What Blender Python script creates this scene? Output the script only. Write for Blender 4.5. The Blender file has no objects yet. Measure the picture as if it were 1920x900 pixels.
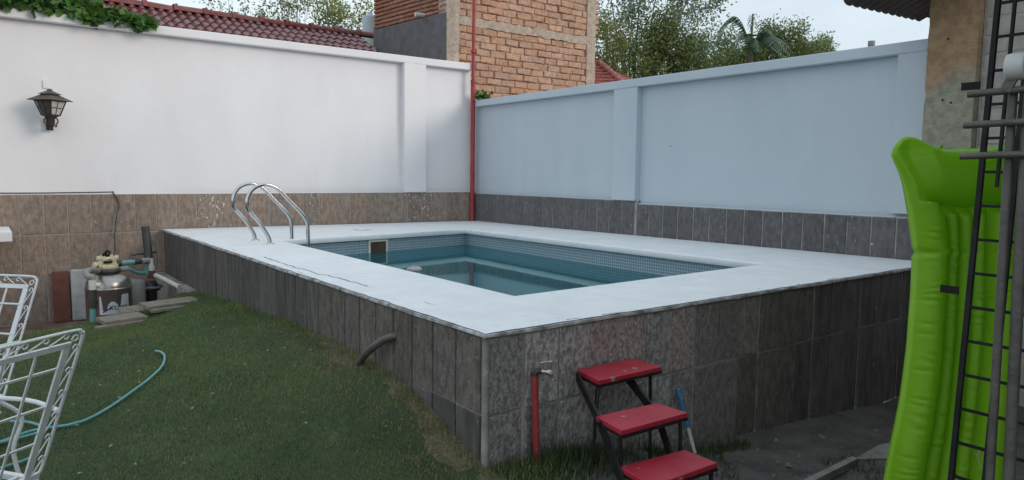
import bpy, bmesh, math, random
import numpy as np
from mathutils import Vector, Matrix, noise as mnoise
random.seed(7); rng = np.random.default_rng(7)
V = Vector; R = math.radians
sc = bpy.context.scene
COL = sc.collection

# ------------------------------------------------------------------ camera
cam_d = bpy.data.cameras.new('camera'); cam = bpy.data.objects.new('camera', cam_d); COL.objects.link(cam)
sc.camera = cam
cf = V((0.59616761, 0.79773052, -0.09061012)); cr = V((0.80158527, -0.59777542, 0.01120707)); cu = V((0.04522428, 0.07931303, 0.99582338))
CAM = V((-7.54961772, -11.3629888, 1.6))
cam.matrix_world = Matrix(((cr.x, cu.x, -cf.x, CAM.x), (cr.y, cu.y, -cf.y, CAM.y), (cr.z, cu.z, -cf.z, CAM.z), (0, 0, 0, 1)))
cam_d.sensor_width = 36; cam_d.lens = 36 * 1341.87 / 1920; cam_d.clip_end = 2000; cam_d.clip_start = .05

# ------------------------------------------------------------------ world, sun, exposure
SUN_EL, SUN_DX, SUN_DY = 17, .55, -.83      # the glow comes over the right-hand wall from behind the camera
w = bpy.data.worlds.new('World'); sc.world = w; w.use_nodes = True
nt = w.node_tree; N = nt.nodes; Lk = nt.links; N.clear()
out = N.new('ShaderNodeOutputWorld'); bg = N.new('ShaderNodeBackground'); bg.inputs[1].default_value = .1
sky = N.new('ShaderNodeTexSky'); sky.sky_type = 'NISHITA'; sky.sun_disc = False
sky.sun_elevation = R(SUN_EL); sky.sun_rotation = math.atan2(SUN_DX, SUN_DY)
sky.air_density = 1.0; sky.dust_density = 1.0; sky.ozone_density = 1.5
tc = N.new('ShaderNodeTexCoord'); mp = N.new('ShaderNodeMapping'); mp.inputs['Scale'].default_value = (1, 1, 3.2)
nz = N.new('ShaderNodeTexNoise'); nz.inputs['Scale'].default_value = 1.7; nz.inputs['Detail'].default_value = 7; nz.inputs['Roughness'].default_value = .55
rp = N.new('ShaderNodeValToRGB'); rp.color_ramp.elements[0].position = .36; rp.color_ramp.elements[1].position = .62
rp.color_ramp.elements[0].color = (.74, .74, .74, 1); rp.color_ramp.elements[1].color = (.98, .98, .98, 1)
mx = N.new('ShaderNodeMixRGB'); mx.inputs[2].default_value = (8.9, 10.1, 10.9, 1)
Lk.new(tc.outputs['Generated'], mp.inputs[0]); Lk.new(mp.outputs[0], nz.inputs[0]); Lk.new(nz.outputs[0], rp.inputs[0])
Lk.new(rp.outputs[0], mx.inputs[0]); Lk.new(sky.outputs[0], mx.inputs[1]); Lk.new(mx.outputs[0], bg.inputs[0]); Lk.new(bg.outputs[0], out.inputs[0])
sl = bpy.data.lights.new('sun', 'SUN'); so = bpy.data.objects.new('sun', sl); COL.objects.link(so)
sl.energy = 1.25; sl.angle = R(24); sl.color = (1.0, .87, .76)
sd = V((SUN_DX, SUN_DY, 0)).normalized(); sd.z = math.tan(R(SUN_EL))
so.rotation_euler = (-sd).to_track_quat('-Z', 'Y').to_euler(); so.location = (5, -20, 12)
sc.view_settings.view_transform = 'Standard'; sc.view_settings.look = 'None'
sc.view_settings.exposure = 0; sc.view_settings.gamma = 1

# ------------------------------------------------------------------ helpers
def at(px, py, t):                 # a world point seen at a pixel of the 1920 px photo, t metres along the view axis
    return CAM + t * (cf + cr * ((px - 960) / 1341.87) - cu * ((py - 450) / 1341.87))

class MB:
    def __init__(s): s.v = []; s.f = []; s.sm = []
    def add(s, vs, fs, smooth=False):
        b = len(s.v); s.v += [tuple(v) for v in vs]; s.f += [tuple(b + i for i in f) for f in fs]; s.sm += [smooth] * len(fs)
    def box(s, lo, hi, M=None):
        x0, y0, z0 = lo; x1, y1, z1 = hi
        vs = [V(p) for p in ((x0,y0,z0),(x1,y0,z0),(x1,y1,z0),(x0,y1,z0),(x0,y0,z1),(x1,y0,z1),(x1,y1,z1),(x0,y1,z1))]
        if M: vs = [M @ v for v in vs]
        s.add(vs, [(0,3,2,1),(4,5,6,7),(0,1,5,4),(1,2,6,5),(2,3,7,6),(3,0,4,7)])
    def tube(s, pts, r, n=10, cap=True, smooth=True, flat=None):
        pts = [V(p) for p in pts]; rr = r if isinstance(r, (list, tuple)) else [r] * len(pts)
        T = []
        for i in range(len(pts)):
            a = pts[max(i-1, 0)]; b = pts[min(i+1, len(pts)-1)]; T.append((b - a).normalized())
        u = T[0].orthogonal().normalized()
        if flat is not None:
            u = (V(flat) - T[0] * V(flat).dot(T[0])).normalized()
        vs = []
        for i, p in enumerate(pts):
            u = (u - T[i] * u.dot(T[i])).normalized(); w_ = T[i].cross(u)
            for k in range(n):
                a = 2 * math.pi * (k + (.5 if n == 4 else 0)) / n
                vs.append(p + (u * math.cos(a) + w_ * math.sin(a)) * rr[i])
        fs = [(i*n+k, i*n+(k+1) % n, (i+1)*n+(k+1) % n, (i+1)*n+k) for i in range(len(pts)-1) for k in range(n)]
        s.add(vs, fs, smooth and n > 4)
        if cap:
            s.add([vs[k] for k in range(n)][::-1], [tuple(range(n))]); s.add(vs[-n:], [tuple(range(n))])
    def bar(s, a, b, w_, h_, up=(0, 0, 1)):                      # rectangular bar from a to b
        a = V(a); b = V(b); t = (b - a).normalized(); x = V(up).cross(t).normalized(); y = t.cross(x)
        vs = [p + x * sx * w_ / 2 + y * sy * h_ / 2 for p in (a, b) for sx, sy in ((-1,-1),(1,-1),(1,1),(-1,1))]
        s.add(vs, [(3,2,1,0),(4,5,6,7),(0,1,5,4),(1,2,6,5),(2,3,7,6),(3,0,4,7)])
    def lathe(s, prof, c=(0, 0, 0), n=24, M=None):
        c = V(c); vs = []
        for r_, z in prof:
            for k in range(n):
                a = 2 * math.pi * k / n; p = V((r_ * math.cos(a), r_ * math.sin(a), z)); vs.append((M @ p if M else p) + c)
        m = len(prof)
        s.add(vs, [(i*n+k, i*n+(k+1) % n, (i+1)*n+(k+1) % n, (i+1)*n+k) for i in range(m-1) for k in range(n)], True)
    def mesh(s, name, m):
        me = bpy.data.meshes.new(name); me.from_pydata(s.v, [], s.f); me.polygons.foreach_set('use_smooth', s.sm)
        if m: me.materials.append(m)
        me.update(); return me
    def build(s, name, m, parent=None, loc=None):
        o = bpy.data.objects.new(name, s.mesh(name, m)); COL.objects.link(o)
        if loc is not None: o.location = loc
        if parent: o.parent = parent
        return o
def link(name, me, parent=None, loc=(0, 0, 0), rot=None, scale=None):
    o = bpy.data.objects.new(name, me); COL.objects.link(o); o.location = loc
    if rot: o.rotation_euler = rot
    if scale: o.scale = scale
    if parent: o.parent = parent
    return o
def tag(o, label=None, cat=None, group=None, kind=None):
    for k, v in (('label', label), ('category', cat), ('group', group), ('kind', kind)):
        if v: o[k] = v
    return o
def thing(name, loc, label, cat, group=None, rz=0):
    o = bpy.data.objects.new(name, None); COL.objects.link(o); o.location = loc; o.rotation_euler = (0, 0, rz); o.empty_display_size = .1
    return tag(o, label, cat, group)
def adopt(root, *obs):                     # parts built in world coordinates go under their thing
    for o in obs: o.parent = root; o.matrix_parent_inverse = Matrix.Translation(-V(root.location))
def smoothpath(pts, k=6):
    pts = [V(p) for p in pts]; o = []
    P = [pts[0]] + pts + [pts[-1]]
    for i in range(1, len(P) - 2):
        for j in range(k):
            t = j / k; a, b, c, d = P[i-1], P[i], P[i+1], P[i+2]
            o.append(.5 * ((2*b) + (c-a)*t + (2*a-5*b+4*c-d)*t*t + (3*b-a-3*c+d)*t**3))
    return o + [pts[-1]]

# ------------------------------------------------------------------ materials
def mat(name, c1, c2=None, scale=6, rough=.8, bump=0, bscale=40, metal=0, detail=6, lo=.35, hi=.65, rnd=0, spec=.5, stretch=(1, 1, 1), vcol=False, c3=None, s3=60, t3=(.62, .7), coat=0):
    m = bpy.data.materials.new(name); m.use_nodes = True; t = m.node_tree; n = t.nodes; l = t.links
    b = n['Principled BSDF']; b.inputs['Roughness'].default_value = rough; b.inputs['Metallic'].default_value = metal
    b.inputs['Specular IOR Level'].default_value = spec; b.inputs['Coat Weight'].default_value = coat
    co = n.new('ShaderNodeTexCoord'); mapn = n.new('ShaderNodeMapping'); mapn.inputs['Scale'].default_value = stretch
    l.new(co.outputs['Object'], mapn.inputs[0]); vec = mapn.outputs[0]
    oi = n.new('ShaderNodeObjectInfo')
    if rnd:
        ad = n.new('ShaderNodeVectorMath'); ad.operation = 'MULTIPLY_ADD'; ad.inputs[1].default_value = (37, 91, 53)
        l.new(oi.outputs['Random'], ad.inputs[0]); l.new(vec, ad.inputs[2]); vec = ad.outputs[0]
    col = None
    if c2:
        nz = n.new('ShaderNodeTexNoise'); nz.inputs['Scale'].default_value = scale; nz.inputs['Detail'].default_value = detail; nz.inputs['Roughness'].default_value = .62
        l.new(vec, nz.inputs[0]); rp = n.new('ShaderNodeValToRGB'); rp.color_ramp.elements[0].position = lo; rp.color_ramp.elements[1].position = hi
        rp.color_ramp.elements[0].color = (*c1, 1); rp.color_ramp.elements[1].color = (*c2, 1); l.new(nz.outputs[0], rp.inputs[0]); col = rp.outputs[0]
    else:
        rg = n.new('ShaderNodeRGB'); rg.outputs[0].default_value = (*c1, 1); col = rg.outputs[0]
    if c3:
        n3 = n.new('ShaderNodeTexNoise'); n3.inputs['Scale'].default_value = s3; n3.inputs['Detail'].default_value = 3; l.new(vec, n3.inputs[0])
        r3 = n.new('ShaderNodeMapRange'); r3.inputs[1].default_value = t3[0]; r3.inputs[2].default_value = t3[1]; l.new(n3.outputs[0], r3.inputs[0])
        m3 = n.new('ShaderNodeMixRGB'); m3.inputs[2].default_value = (*c3, 1); l.new(r3.outputs[0], m3.inputs[0]); l.new(col, m3.inputs[1]); col = m3.outputs[0]
    if rnd:
        hv = n.new('ShaderNodeHueSaturation'); mr = n.new('ShaderNodeMapRange'); mr.inputs[3].default_value = 1 - rnd; mr.inputs[4].default_value = 1 + rnd
        l.new(oi.outputs['Random'], mr.inputs[0]); l.new(mr.outputs[0], hv.inputs['Value']); l.new(col, hv.inputs['Color'])
        m2 = n.new('ShaderNodeMath'); m2.operation = 'MULTIPLY'; m2.inputs[1].default_value = 17.3; m4 = n.new('ShaderNodeMath'); m4.operation = 'FRACT'
        l.new(oi.outputs['Random'], m2.inputs[0]); l.new(m2.outputs[0], m4.inputs[0]); m5 = n.new('ShaderNodeMapRange'); m5.inputs[3].default_value = .88; m5.inputs[4].default_value = 1.1
        l.new(m4.outputs[0], m5.inputs[0]); l.new(m5.outputs[0], hv.inputs['Saturation']); col = hv.outputs[0]
    if vcol:
        at_ = n.new('ShaderNodeAttribute'); at_.attribute_name = 'tint'; mm = n.new('ShaderNodeMixRGB'); mm.blend_type = 'MULTIPLY'; mm.inputs[0].default_value = 1
        l.new(col, mm.inputs[1]); l.new(at_.outputs['Color'], mm.inputs[2]); col = mm.outputs[0]
    l.new(col, b.inputs['Base Color'])
    if bump:
        bn = n.new('ShaderNodeTexNoise'); bn.inputs['Scale'].default_value = bscale; bn.inputs['Detail'].default_value = 5; l.new(vec, bn.inputs[0])
        bp = n.new('ShaderNodeBump'); bp.inputs['Strength'].default_value = bump; bp.inputs['Distance'].default_value = .01; l.new(bn.outputs[0], bp.inputs['Height']); l.new(bp.outputs[0], b.inputs['Normal'])
    return m
def leafmat(name, c1, c2, rough=.5, trans=.35):
    m = mat(name, c1, c2, 2.5, rough, vcol=True); t = m.node_tree; b = t.nodes['Principled BSDF']; o = t.nodes['Material Output']
    tr = t.nodes.new('ShaderNodeBsdfTranslucent'); mx_ = t.nodes.new('ShaderNodeMixShader'); mx_.inputs[0].default_value = trans
    src = b.inputs['Base Color'].links[0].from_socket; t.links.new(src, tr.inputs[0]); t.links.new(b.outputs[0], mx_.inputs[1]); t.links.new(tr.outputs[0], mx_.inputs[2]); t.links.new(mx_.outputs[0], o.inputs[0])
    return m

M = {}
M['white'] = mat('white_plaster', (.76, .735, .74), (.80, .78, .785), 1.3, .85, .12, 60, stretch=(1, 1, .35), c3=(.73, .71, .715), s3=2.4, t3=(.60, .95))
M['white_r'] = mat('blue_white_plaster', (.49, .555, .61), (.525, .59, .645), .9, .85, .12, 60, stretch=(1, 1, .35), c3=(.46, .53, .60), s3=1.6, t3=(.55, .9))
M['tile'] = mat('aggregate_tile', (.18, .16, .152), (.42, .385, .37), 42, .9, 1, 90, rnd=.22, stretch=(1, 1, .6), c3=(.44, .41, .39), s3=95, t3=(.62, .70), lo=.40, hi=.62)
M['tile_shade'] = mat('shaded_aggregate_tile', (.068, .061, .056), (.135, .122, .114), 14, .9, 1, 80, rnd=.14, stretch=(1, 1, .25), c3=(.30, .28, .26), s3=60, t3=(.66, .74))  # shade of the left face and front right end put into the colour
M['tile_warm_shade'] = mat('warm_shaded_aggregate_tile', (.085, .070, .062), (.18, .152, .136), 24, .9, 1, 90, rnd=.14, stretch=(1, 1, .4), c3=(.32, .29, .27), s3=80, t3=(.64, .72))  # warm brown tile with part of the shade mixed into its colour
M['tile_half_shade'] = mat('half_shaded_aggregate_tile', (.115, .10, .092), (.25, .22, .205), 32, .9, 1, 90, rnd=.12, stretch=(1, 1, .6), c3=(.40, .37, .35), s3=90, t3=(.63, .71))  # in-between step of the shade painted along the pool front
M['tile_pink'] = mat('pinkish_aggregate_tile', (.20, .155, .148), (.42, .34, .325), 45, .9, 1, 90, rnd=.10, stretch=(1, 1, .7), c3=(.52, .46, .44), s3=95, t3=(.60, .70), lo=.40, hi=.62)
M['tile_far'] = mat('brown_aggregate_tile', (.20, .145, .112), (.33, .255, .205), 20, .9, .7, 80, rnd=.10, stretch=(1, 1, .5), c3=(.52, .48, .44), s3=42, t3=(.68, .74))
M['tile_drip'] = mat('paint_splashed_tile', (.19, .145, .115), (.30, .24, .195), 20, .9, .7, 80, rnd=.10, stretch=(1, 1, .5), c3=(.66, .62, .58), s3=34, t3=(.61, .68))
M['tile_blue'] = mat('grey_aggregate_tile', (.085, .082, .085), (.15, .145, .15), 20, .9, .7, 80, rnd=.10, stretch=(1, 1, .5), c3=(.45, .44, .43), s3=42, t3=(.68, .74))
M['mortar'] = mat('mortar', (.27, .235, .205), (.42, .37, .33), 12, .95, .6, 70)
M['mortar_d'] = mat('grey_mortar', (.22, .205, .195), (.40, .375, .36), 5, .95, .6, 70)
M['rawedge'] = mat('raw_slab_edge', (.20, .185, .17), (.66, .66, .66), 11, .95, .8, 60)
M['deck'] = mat('white_deck_paint', (.74, .77, .80), (.82, .845, .87), 3.5, .6, .35, 55, c3=(.62, .66, .70), s3=9, t3=(.62, .80))
M['crack'] = mat('crack', (.12, .12, .12), (.3, .3, .3), 30, .9)
M['steel'] = mat('polished_steel', (.55, .54, .53), (.63, .62, .61), 20, .16, 0, metal=1)
M['water'] = mat('pool_water', (.022, .085, .105), (.026, .095, .115), .6, .015, 0)
_n = M['water'].node_tree; _n.nodes.clear(); _o = _n.nodes.new('ShaderNodeOutputMaterial'); _g = _n.nodes.new('ShaderNodeBsdfGlossy'); _g.inputs[0].default_value = (.68, .90, .90, 1); _g.inputs['Roughness'].default_value = .045
_r = _n.nodes.new('ShaderNodeBsdfRefraction'); _r.inputs[0].default_value = (.30, .62, .66, 1); _r.inputs['IOR'].default_value = 1.33; _d = _n.nodes.new('ShaderNodeBsdfDiffuse'); _d.inputs[0].default_value = (.022, .11, .145, 1)
_m1 = _n.nodes.new('ShaderNodeMixShader'); _m1.inputs[0].default_value = .85; _m2 = _n.nodes.new('ShaderNodeMixShader'); _f = _n.nodes.new('ShaderNodeFresnel'); _f.inputs[0].default_value = 1.33
bn = _n.nodes.new('ShaderNodeTexNoise'); bn.inputs['Scale'].default_value = 2.2; bn.inputs['Detail'].default_value = 1.5
bp = _n.nodes.new('ShaderNodeBump'); bp.inputs['Strength'].default_value = .05; bp.inputs['Distance'].default_value = .012
_c = _n.nodes.new('ShaderNodeTexCoord'); _l = _n.links; _l.new(_c.outputs['Object'], bn.inputs[0]); _l.new(bn.outputs[0], bp.inputs['Height'])
for _q in (_g, _f): _l.new(bp.outputs[0], _q.inputs['Normal'])
_l.new(_r.outputs[0], _m1.inputs[1]); _l.new(_d.outputs[0], _m1.inputs[2]); _l.new(_f.outputs[0], _m2.inputs[0]); _l.new(_m1.outputs[0], _m2.inputs[1]); _l.new(_g.outputs[0], _m2.inputs[2]); _l.new(_m2.outputs[0], _o.inputs[0])
M['brick'] = mat('rough_orange_brick', (.40, .225, .15), (.58, .37, .26), 16, .95, 1, 40, rnd=.12, c3=(.62, .43, .31), s3=22, t3=(.60, .72))
M['brick_red'] = mat('rust_red_brick', (.26, .115, .07), (.38, .19, .12), 16, .95, .6, 45, rnd=.14)
M['brickmortar'] = mat('crumbly_mortar', (.24, .135, .09), (.56, .37, .26), 14, .95, .9, 30)
M['concrete'] = mat('rough_concrete', (.38, .30, .235), (.54, .45, .37), 9, .95, .9, 30, c3=(.30, .22, .17), s3=24, t3=(.58, .7))
M['render_dark'] = mat('dark_grey_render', (.115, .115, .125), (.17, .165, .17), 5, .9, .3, 40)
M['rooftile'] = mat('glazed_red_tile', (.13, .035, .036), (.20, .055, .055), 12, .36, .15, 40, rnd=.2, spec=.6)
M['ridge'] = mat('red_ridge_tile', (.16, .042, .04), (.23, .062, .058), 9, .5, .2, 40, rnd=.12)
M['redpaint'] = mat('red_pipe_paint', (.30, .03, .035), (.38, .05, .055), 8, .5, .2, 60, c3=(.5, .2, .2), s3=40, t3=(.68, .72))
M['redstep'] = mat('red_step_paint', (.36, .014, .034), (.43, .026, .05), 7, .5, .3, 40, c3=(.36, .24, .24), s3=17, t3=(.67, .71))
M['black'] = mat('black_iron_paint', (.008, .008, .009), (.020, .018, .017), 14, .6, .2, 60, spec=.25)
M['bluepole'] = mat('blue_pole_paint', (.03, .16, .34), (.05, .22, .42), 10, .4, c3=(.55, .58, .6), s3=25, t3=(.62, .66))
M['whitepvc'] = mat('off_white_plastic', (.58, .56, .50), (.68, .66, .60), 8, .5)
M['greypvc'] = mat('grey_plastic', (.22, .22, .215), (.31, .30, .29), 8, .6)
M['tealpvc'] = mat('teal_plastic', (.10, .27, .27), (.15, .34, .33), 8, .45)
M['darkpipe'] = mat('dark_plastic', (.03, .03, .032), (.055, .052, .05), 8, .45)
M['cream'] = mat('aged_cream_plastic', (.58, .52, .32), (.70, .64, .43), 9, .5, c3=(.3, .24, .14), s3=30, t3=(.6, .68))
M['tank'] = mat('brushed_tank_steel', (.30, .28, .265), (.42, .40, .38), 5, .3, 0, metal=.85, stretch=(1, 1, .2), c3=(.14, .10, .08), s3=9, t3=(.58, .75))
M['labelw'] = mat('white_label', (.50, .52, .56), (.58, .60, .63), 8, .5)
M['labelb'] = mat('dark_blue_print', (.03, .04, .09))
M['wood'] = mat('weathered_plank', (.17, .145, .12), (.28, .25, .21), 9, .9, .6, 50, stretch=(1, 6, 6))
M['rust'] = mat('rust_board', (.11, .040, .03), (.17, .062, .045), 7, .85, .3, 30)
M['offwhite'] = mat('off_white_enamel', (.30, .31, .32), (.46, .46, .46), 6, .5)
M['soil'] = mat('soil', (.055, .050, .047), (.120, .110, .105), 3.2, .95, .9, 30, c3=(.15, .14, .135), s3=38, t3=(.62, .72))
M['pitfloor'] = mat('red_paving_dirt', (.13, .075, .055), (.24, .16, .13), 5, .95, .6, 30)
M['lawn'] = mat('lawn_base', (.030, .050, .020), (.055, .080, .032), 2.2, .95, 1, 90, c3=(.09, .085, .04), s3=9, t3=(.60, .75))
M['grass'] = leafmat('grass_blades', (.130, .190, .066), (.165, .222, .080), .6, .25)
M['weed'] = leafmat('weed_blades', (.055, .085, .03), (.085, .12, .045), .6, .2)
M['leaf'] = leafmat('tree_leaves', (.145, .20, .065), (.22, .28, .10))
M['leaf_y'] = leafmat('yellowish_leaves', (.25, .30, .09), (.34, .39, .14))
M['leaf_b'] = leafmat('bluish_leaves', (.17, .25, .17), (.24, .33, .21))
M['ivy'] = leafmat('ivy_leaves', (.05, .13, .025), (.09, .19, .035), .45, .25)
M['bark'] = mat('bark', (.09, .07, .055), (.16, .13, .10), 9, .95, .6, 30)
M['bronze'] = mat('dark_bronze', (.025, .02, .018), (.05, .04, .035), 14, .55, .3, 50, metal=.3)
M['bronze_l'] = mat('weathered_bronze_top', (.085, .065, .055), (.13, .10, .085), 14, .6, .3, 50, metal=.2)
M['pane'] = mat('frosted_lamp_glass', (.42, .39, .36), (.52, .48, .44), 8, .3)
M['paned'] = mat('shaded_lamp_glass', (.05, .045, .045), (.08, .07, .07), 8, .2)  # the lantern's unlit side has its shade put into the glass colour
M['chair'] = mat('white_iron_paint', (.64, .65, .66), (.74, .75, .76), 12, .45, .2, 60, c3=(.30, .24, .20), s3=32, t3=(.70, .74))
M['hose'] = mat('teal_hose', (.10, .30, .32), (.14, .38, .38), 10, .35)
M['metal_g'] = mat('worn_grey_tube', (.085, .075, .07), (.14, .125, .115), 10, .5, .3, 60, metal=.2)
M['wheel'] = mat('grey_white_plastic', (.55, .55, .55), (.62, .62, .62), 9, .5)
M['plasterg'] = mat('painted_grey_brick', (.36, .345, .31), (.46, .44, .40), 7, .95, .7, 26, rnd=.05)
M['roofunder'] = mat('dark_tile_underside', (.055, .035, .028), (.11, .075, .06), 8, .9, .4, 30)
M['pebble'] = mat('pebbles', (.12, .11, .10), (.26, .25, .235), 6, .9)
M['kerb'] = mat('concrete_edging', (.17, .16, .15), (.27, .255, .24), 8, .95, .5, 50)
M['brass'] = mat('tarnished_tap_metal', (.42, .39, .34), (.58, .54, .48), 20, .35, 0, metal=.8)
M['boxblue'] = mat('pale_tank_plastic', (.42, .50, .54), (.50, .57, .61), 5, .7)
M['far'] = mat('far_roof_tile', (.33, .09, .08), (.43, .14, .12), 12, .7, rnd=.15)
M['houseplaster'] = mat('house_plaster', (.40, .36, .31), (.48, .44, .38), 4, .9, .3, 40)

# pillar: sponge-rough render, ochre paint above and bare grey-green below
def pillar_mat():
    m = mat('stained_render', (.3, .3, .3), None, 1, .95, .9, 34, stretch=(1, .35, 1.6)); t = m.node_tree; n = t.nodes; l = t.links; b = n['Principled BSDF']
    co = n.new('ShaderNodeTexCoord'); sp = n.new('ShaderNodeSeparateXYZ'); l.new(co.outputs['Object'], sp.inputs[0])
    nz = n.new('ShaderNodeTexNoise'); nz.inputs['Scale'].default_value = 3.5; nz.inputs['Detail'].default_value = 8; l.new(co.outputs['Object'], nz.inputs[0])
    ma = n.new('ShaderNodeMath'); ma.operation = 'MULTIPLY_ADD'; ma.inputs[1].default_value = .75; l.new(nz.outputs[0], ma.inputs[0]); l.new(sp.outputs[2], ma.inputs[2])
    mr = n.new('ShaderNodeMapRange'); mr.inputs[1].default_value = 2.86; mr.inputs[2].default_value = 3.02; l.new(ma.outputs[0], mr.inputs[0])
    f2 = n.new('ShaderNodeTexNoise'); f2.inputs['Scale'].default_value = 14; f2.inputs['Detail'].default_value = 8; l.new(co.outputs['Object'], f2.inputs[0])
    r1 = n.new('ShaderNodeValToRGB'); r1.color_ramp.elements[0].color = (.25, .255, .195, 1); r1.color_ramp.elements[1].color = (.36, .33, .25, 1); r1.color_ramp.elements[0].position = .4; r1.color_ramp.elements[1].position = .6
    r2 = n.new('ShaderNodeValToRGB'); r2.color_ramp.elements[0].color = (.32, .205, .115, 1); r2.color_ramp.elements[1].color = (.42, .28, .165, 1); r2.color_ramp.elements[0].position = .4; r2.color_ramp.elements[1].position = .6
    l.new(f2.outputs[0], r1.inputs[0]); l.new(f2.outputs[0], r2.inputs[0])
    mx_ = n.new('ShaderNodeMixRGB'); l.new(mr.outputs[0], mx_.inputs[0]); l.new(r1.outputs[0], mx_.inputs[1]); l.new(r2.outputs[0], mx_.inputs[2]); l.new(mx_.outputs[0], b.inputs['Base Color'])
    return m
M['pillar'] = pillar_mat()
for _k in ('white', 'white_r'):      # hand-trowelled waves in the plaster
    _t = M[_k].node_tree; _b = _t.nodes['Principled BSDF']; _n1 = _t.nodes.new('ShaderNodeTexNoise'); _n1.inputs['Scale'].default_value = 2.6; _n1.inputs['Detail'].default_value = 4
    _c = _t.nodes.new('ShaderNodeTexCoord'); _t.links.new(_c.outputs['Object'], _n1.inputs[0]); _bp = _t.nodes.new('ShaderNodeBump'); _bp.inputs['Strength'].default_value = .35; _bp.inputs['Distance'].default_value = .03
    _t.links.new(_n1.outputs[0], _bp.inputs['Height']); _t.links.new(_b.inputs['Normal'].links[0].from_socket, _bp.inputs['Normal']); _t.links.new(_bp.outputs[0], _b.inputs['Normal'])

# mosaic: small square glass tiles with pale grout (far below 10 px each)
def mosaic():
    m = mat('pool_mosaic', (.12, .21, .27), (.20, .30, .36), 30, .3); t = m.node_tree; n = t.nodes; l = t.links; b = n['Principled BSDF']
    src = b.inputs['Base Color'].links[0].from_socket
    co = n.new('ShaderNodeTexCoord'); sp = n.new('ShaderNodeSeparateXYZ'); l.new(co.outputs['Object'], sp.inputs[0])
    ax = n.new('ShaderNodeMath'); ax.operation = 'ADD'; l.new(sp.outputs[0], ax.inputs[0]); l.new(sp.outputs[1], ax.inputs[1])
    gs = []
    for s_ in (ax.outputs[0], sp.outputs[2]):
        d = n.new('ShaderNodeMath'); d.operation = 'MULTIPLY'; d.inputs[1].default_value = 1 / .036; l.new(s_, d.inputs[0])
        fr = n.new('ShaderNodeMath'); fr.operation = 'FRACT'; l.new(d.outputs[0], fr.inputs[0])
        lt = n.new('ShaderNodeMath'); lt.operation = 'LESS_THAN'; lt.inputs[1].default_value = .17; l.new(fr.outputs[0], lt.inputs[0]); gs.append(lt.outputs[0])
    mxn = n.new('ShaderNodeMath'); mxn.operation = 'MAXIMUM'; l.new(gs[0], mxn.inputs[0]); l.new(gs[1], mxn.inputs[1])
    mm = n.new('ShaderNodeMixRGB'); mm.inputs[2].default_value = (.48, .56, .61, 1); l.new(mxn.outputs[0], mm.inputs[0]); l.new(src, mm.inputs[1]); l.new(mm.outputs[0], b.inputs['Base Color'])
    return m
M['mosaic'] = mosaic()

# ------------------------------------------------------------------ constants of the place
W, D = 5.42, 8.287
def deckz(x, y):
    u = -x / W; v = -y / D
    return (1-u)*(1-v)*.72 + u*(1-v)*.755 + (1-u)*v*.783 + u*v*.755
INN = [(-4.55, -2.49), (-1.40, -1.91), (-1.47, -7.33), (-4.585, -7.434)]     # back-left, back-right, front-right, front-left
WATER = .49

# ------------------------------------------------------------------ ground, lawn, pit
g = MB(); G0 = -.015
GX = [(-5.5, 0), (-4.9, 0), (-4.4, -.09), (-4.0, -.17), (-3.6, -.235), (-3.3, -.262), (-2.8, -.292), (-2.2, -.325), (-1.5, -.386), (-.75, -.43), (2.1, -.45)]
def soilz(x, y):                   # the bare ground falls away towards the house
    h = 0
    if x > GX[0][0]:
        h = GX[-1][1]
        for a, b_ in zip(GX, GX[1:]):
            if a[0] <= x <= b_[0]: h = a[1]+(b_[1]-a[1])*(x-a[0])/(b_[0]-a[0]); break
    return G0 + h*min(1, max(0, (y+14)/3.5))
def onsoil(px_, py_, up=0):
    d = at(px_, py_, 1) - CAM; t = 1.0
    while t < 14:
        p = CAM + d*t
        if p.z <= soilz(p.x, p.y)+up: break
        t += .01
    return p
def quad(mb, x0, y0, x1, y1, z): mb.add([(x0,y0,z),(x1,y0,z),(x1,y1,z),(x0,y1,z)], [(0,1,2,3)])
# outer sheet, open under the pool and the sunken pump corner; subdivided dirt patch near the camera
quad(g, -400, -400, 400, -14, G0); quad(g, -400, -14, -12, 400, G0); quad(g, 2, -14, 400, 400, G0)
quad(g, -12, .3, 2, 400, G0); quad(g, 0, -8.28, 2, .3, G0)
nx, ny = 70, 46; X0, X1, Y0, Y1 = -5.44, 2., -14., -8.28
vs = [];
for j in range(ny+1):
    for i in range(nx+1):
        x = X0+(X1-X0)*i/nx; y = Y0+(Y1-Y0)*j/ny
        edge = min(1, i/3, j/3, (nx-i)/3)
        vs.append((x, y, soilz(x, y) + edge*(.035*mnoise.noise(V((x*1.6, y*1.6, 0))) + .012*mnoise.noise(V((x*7, y*7, 3))))))
g.add(vs, [(j*(nx+1)+i, j*(nx+1)+i+1, (j+1)*(nx+1)+i+1, (j+1)*(nx+1)+i) for j in range(ny) for i in range(nx)], True)
quad(g, -12, -14, -5.44, -4, G0); 
tag(g.build('ground', M['soil']), kind='structure')
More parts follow.
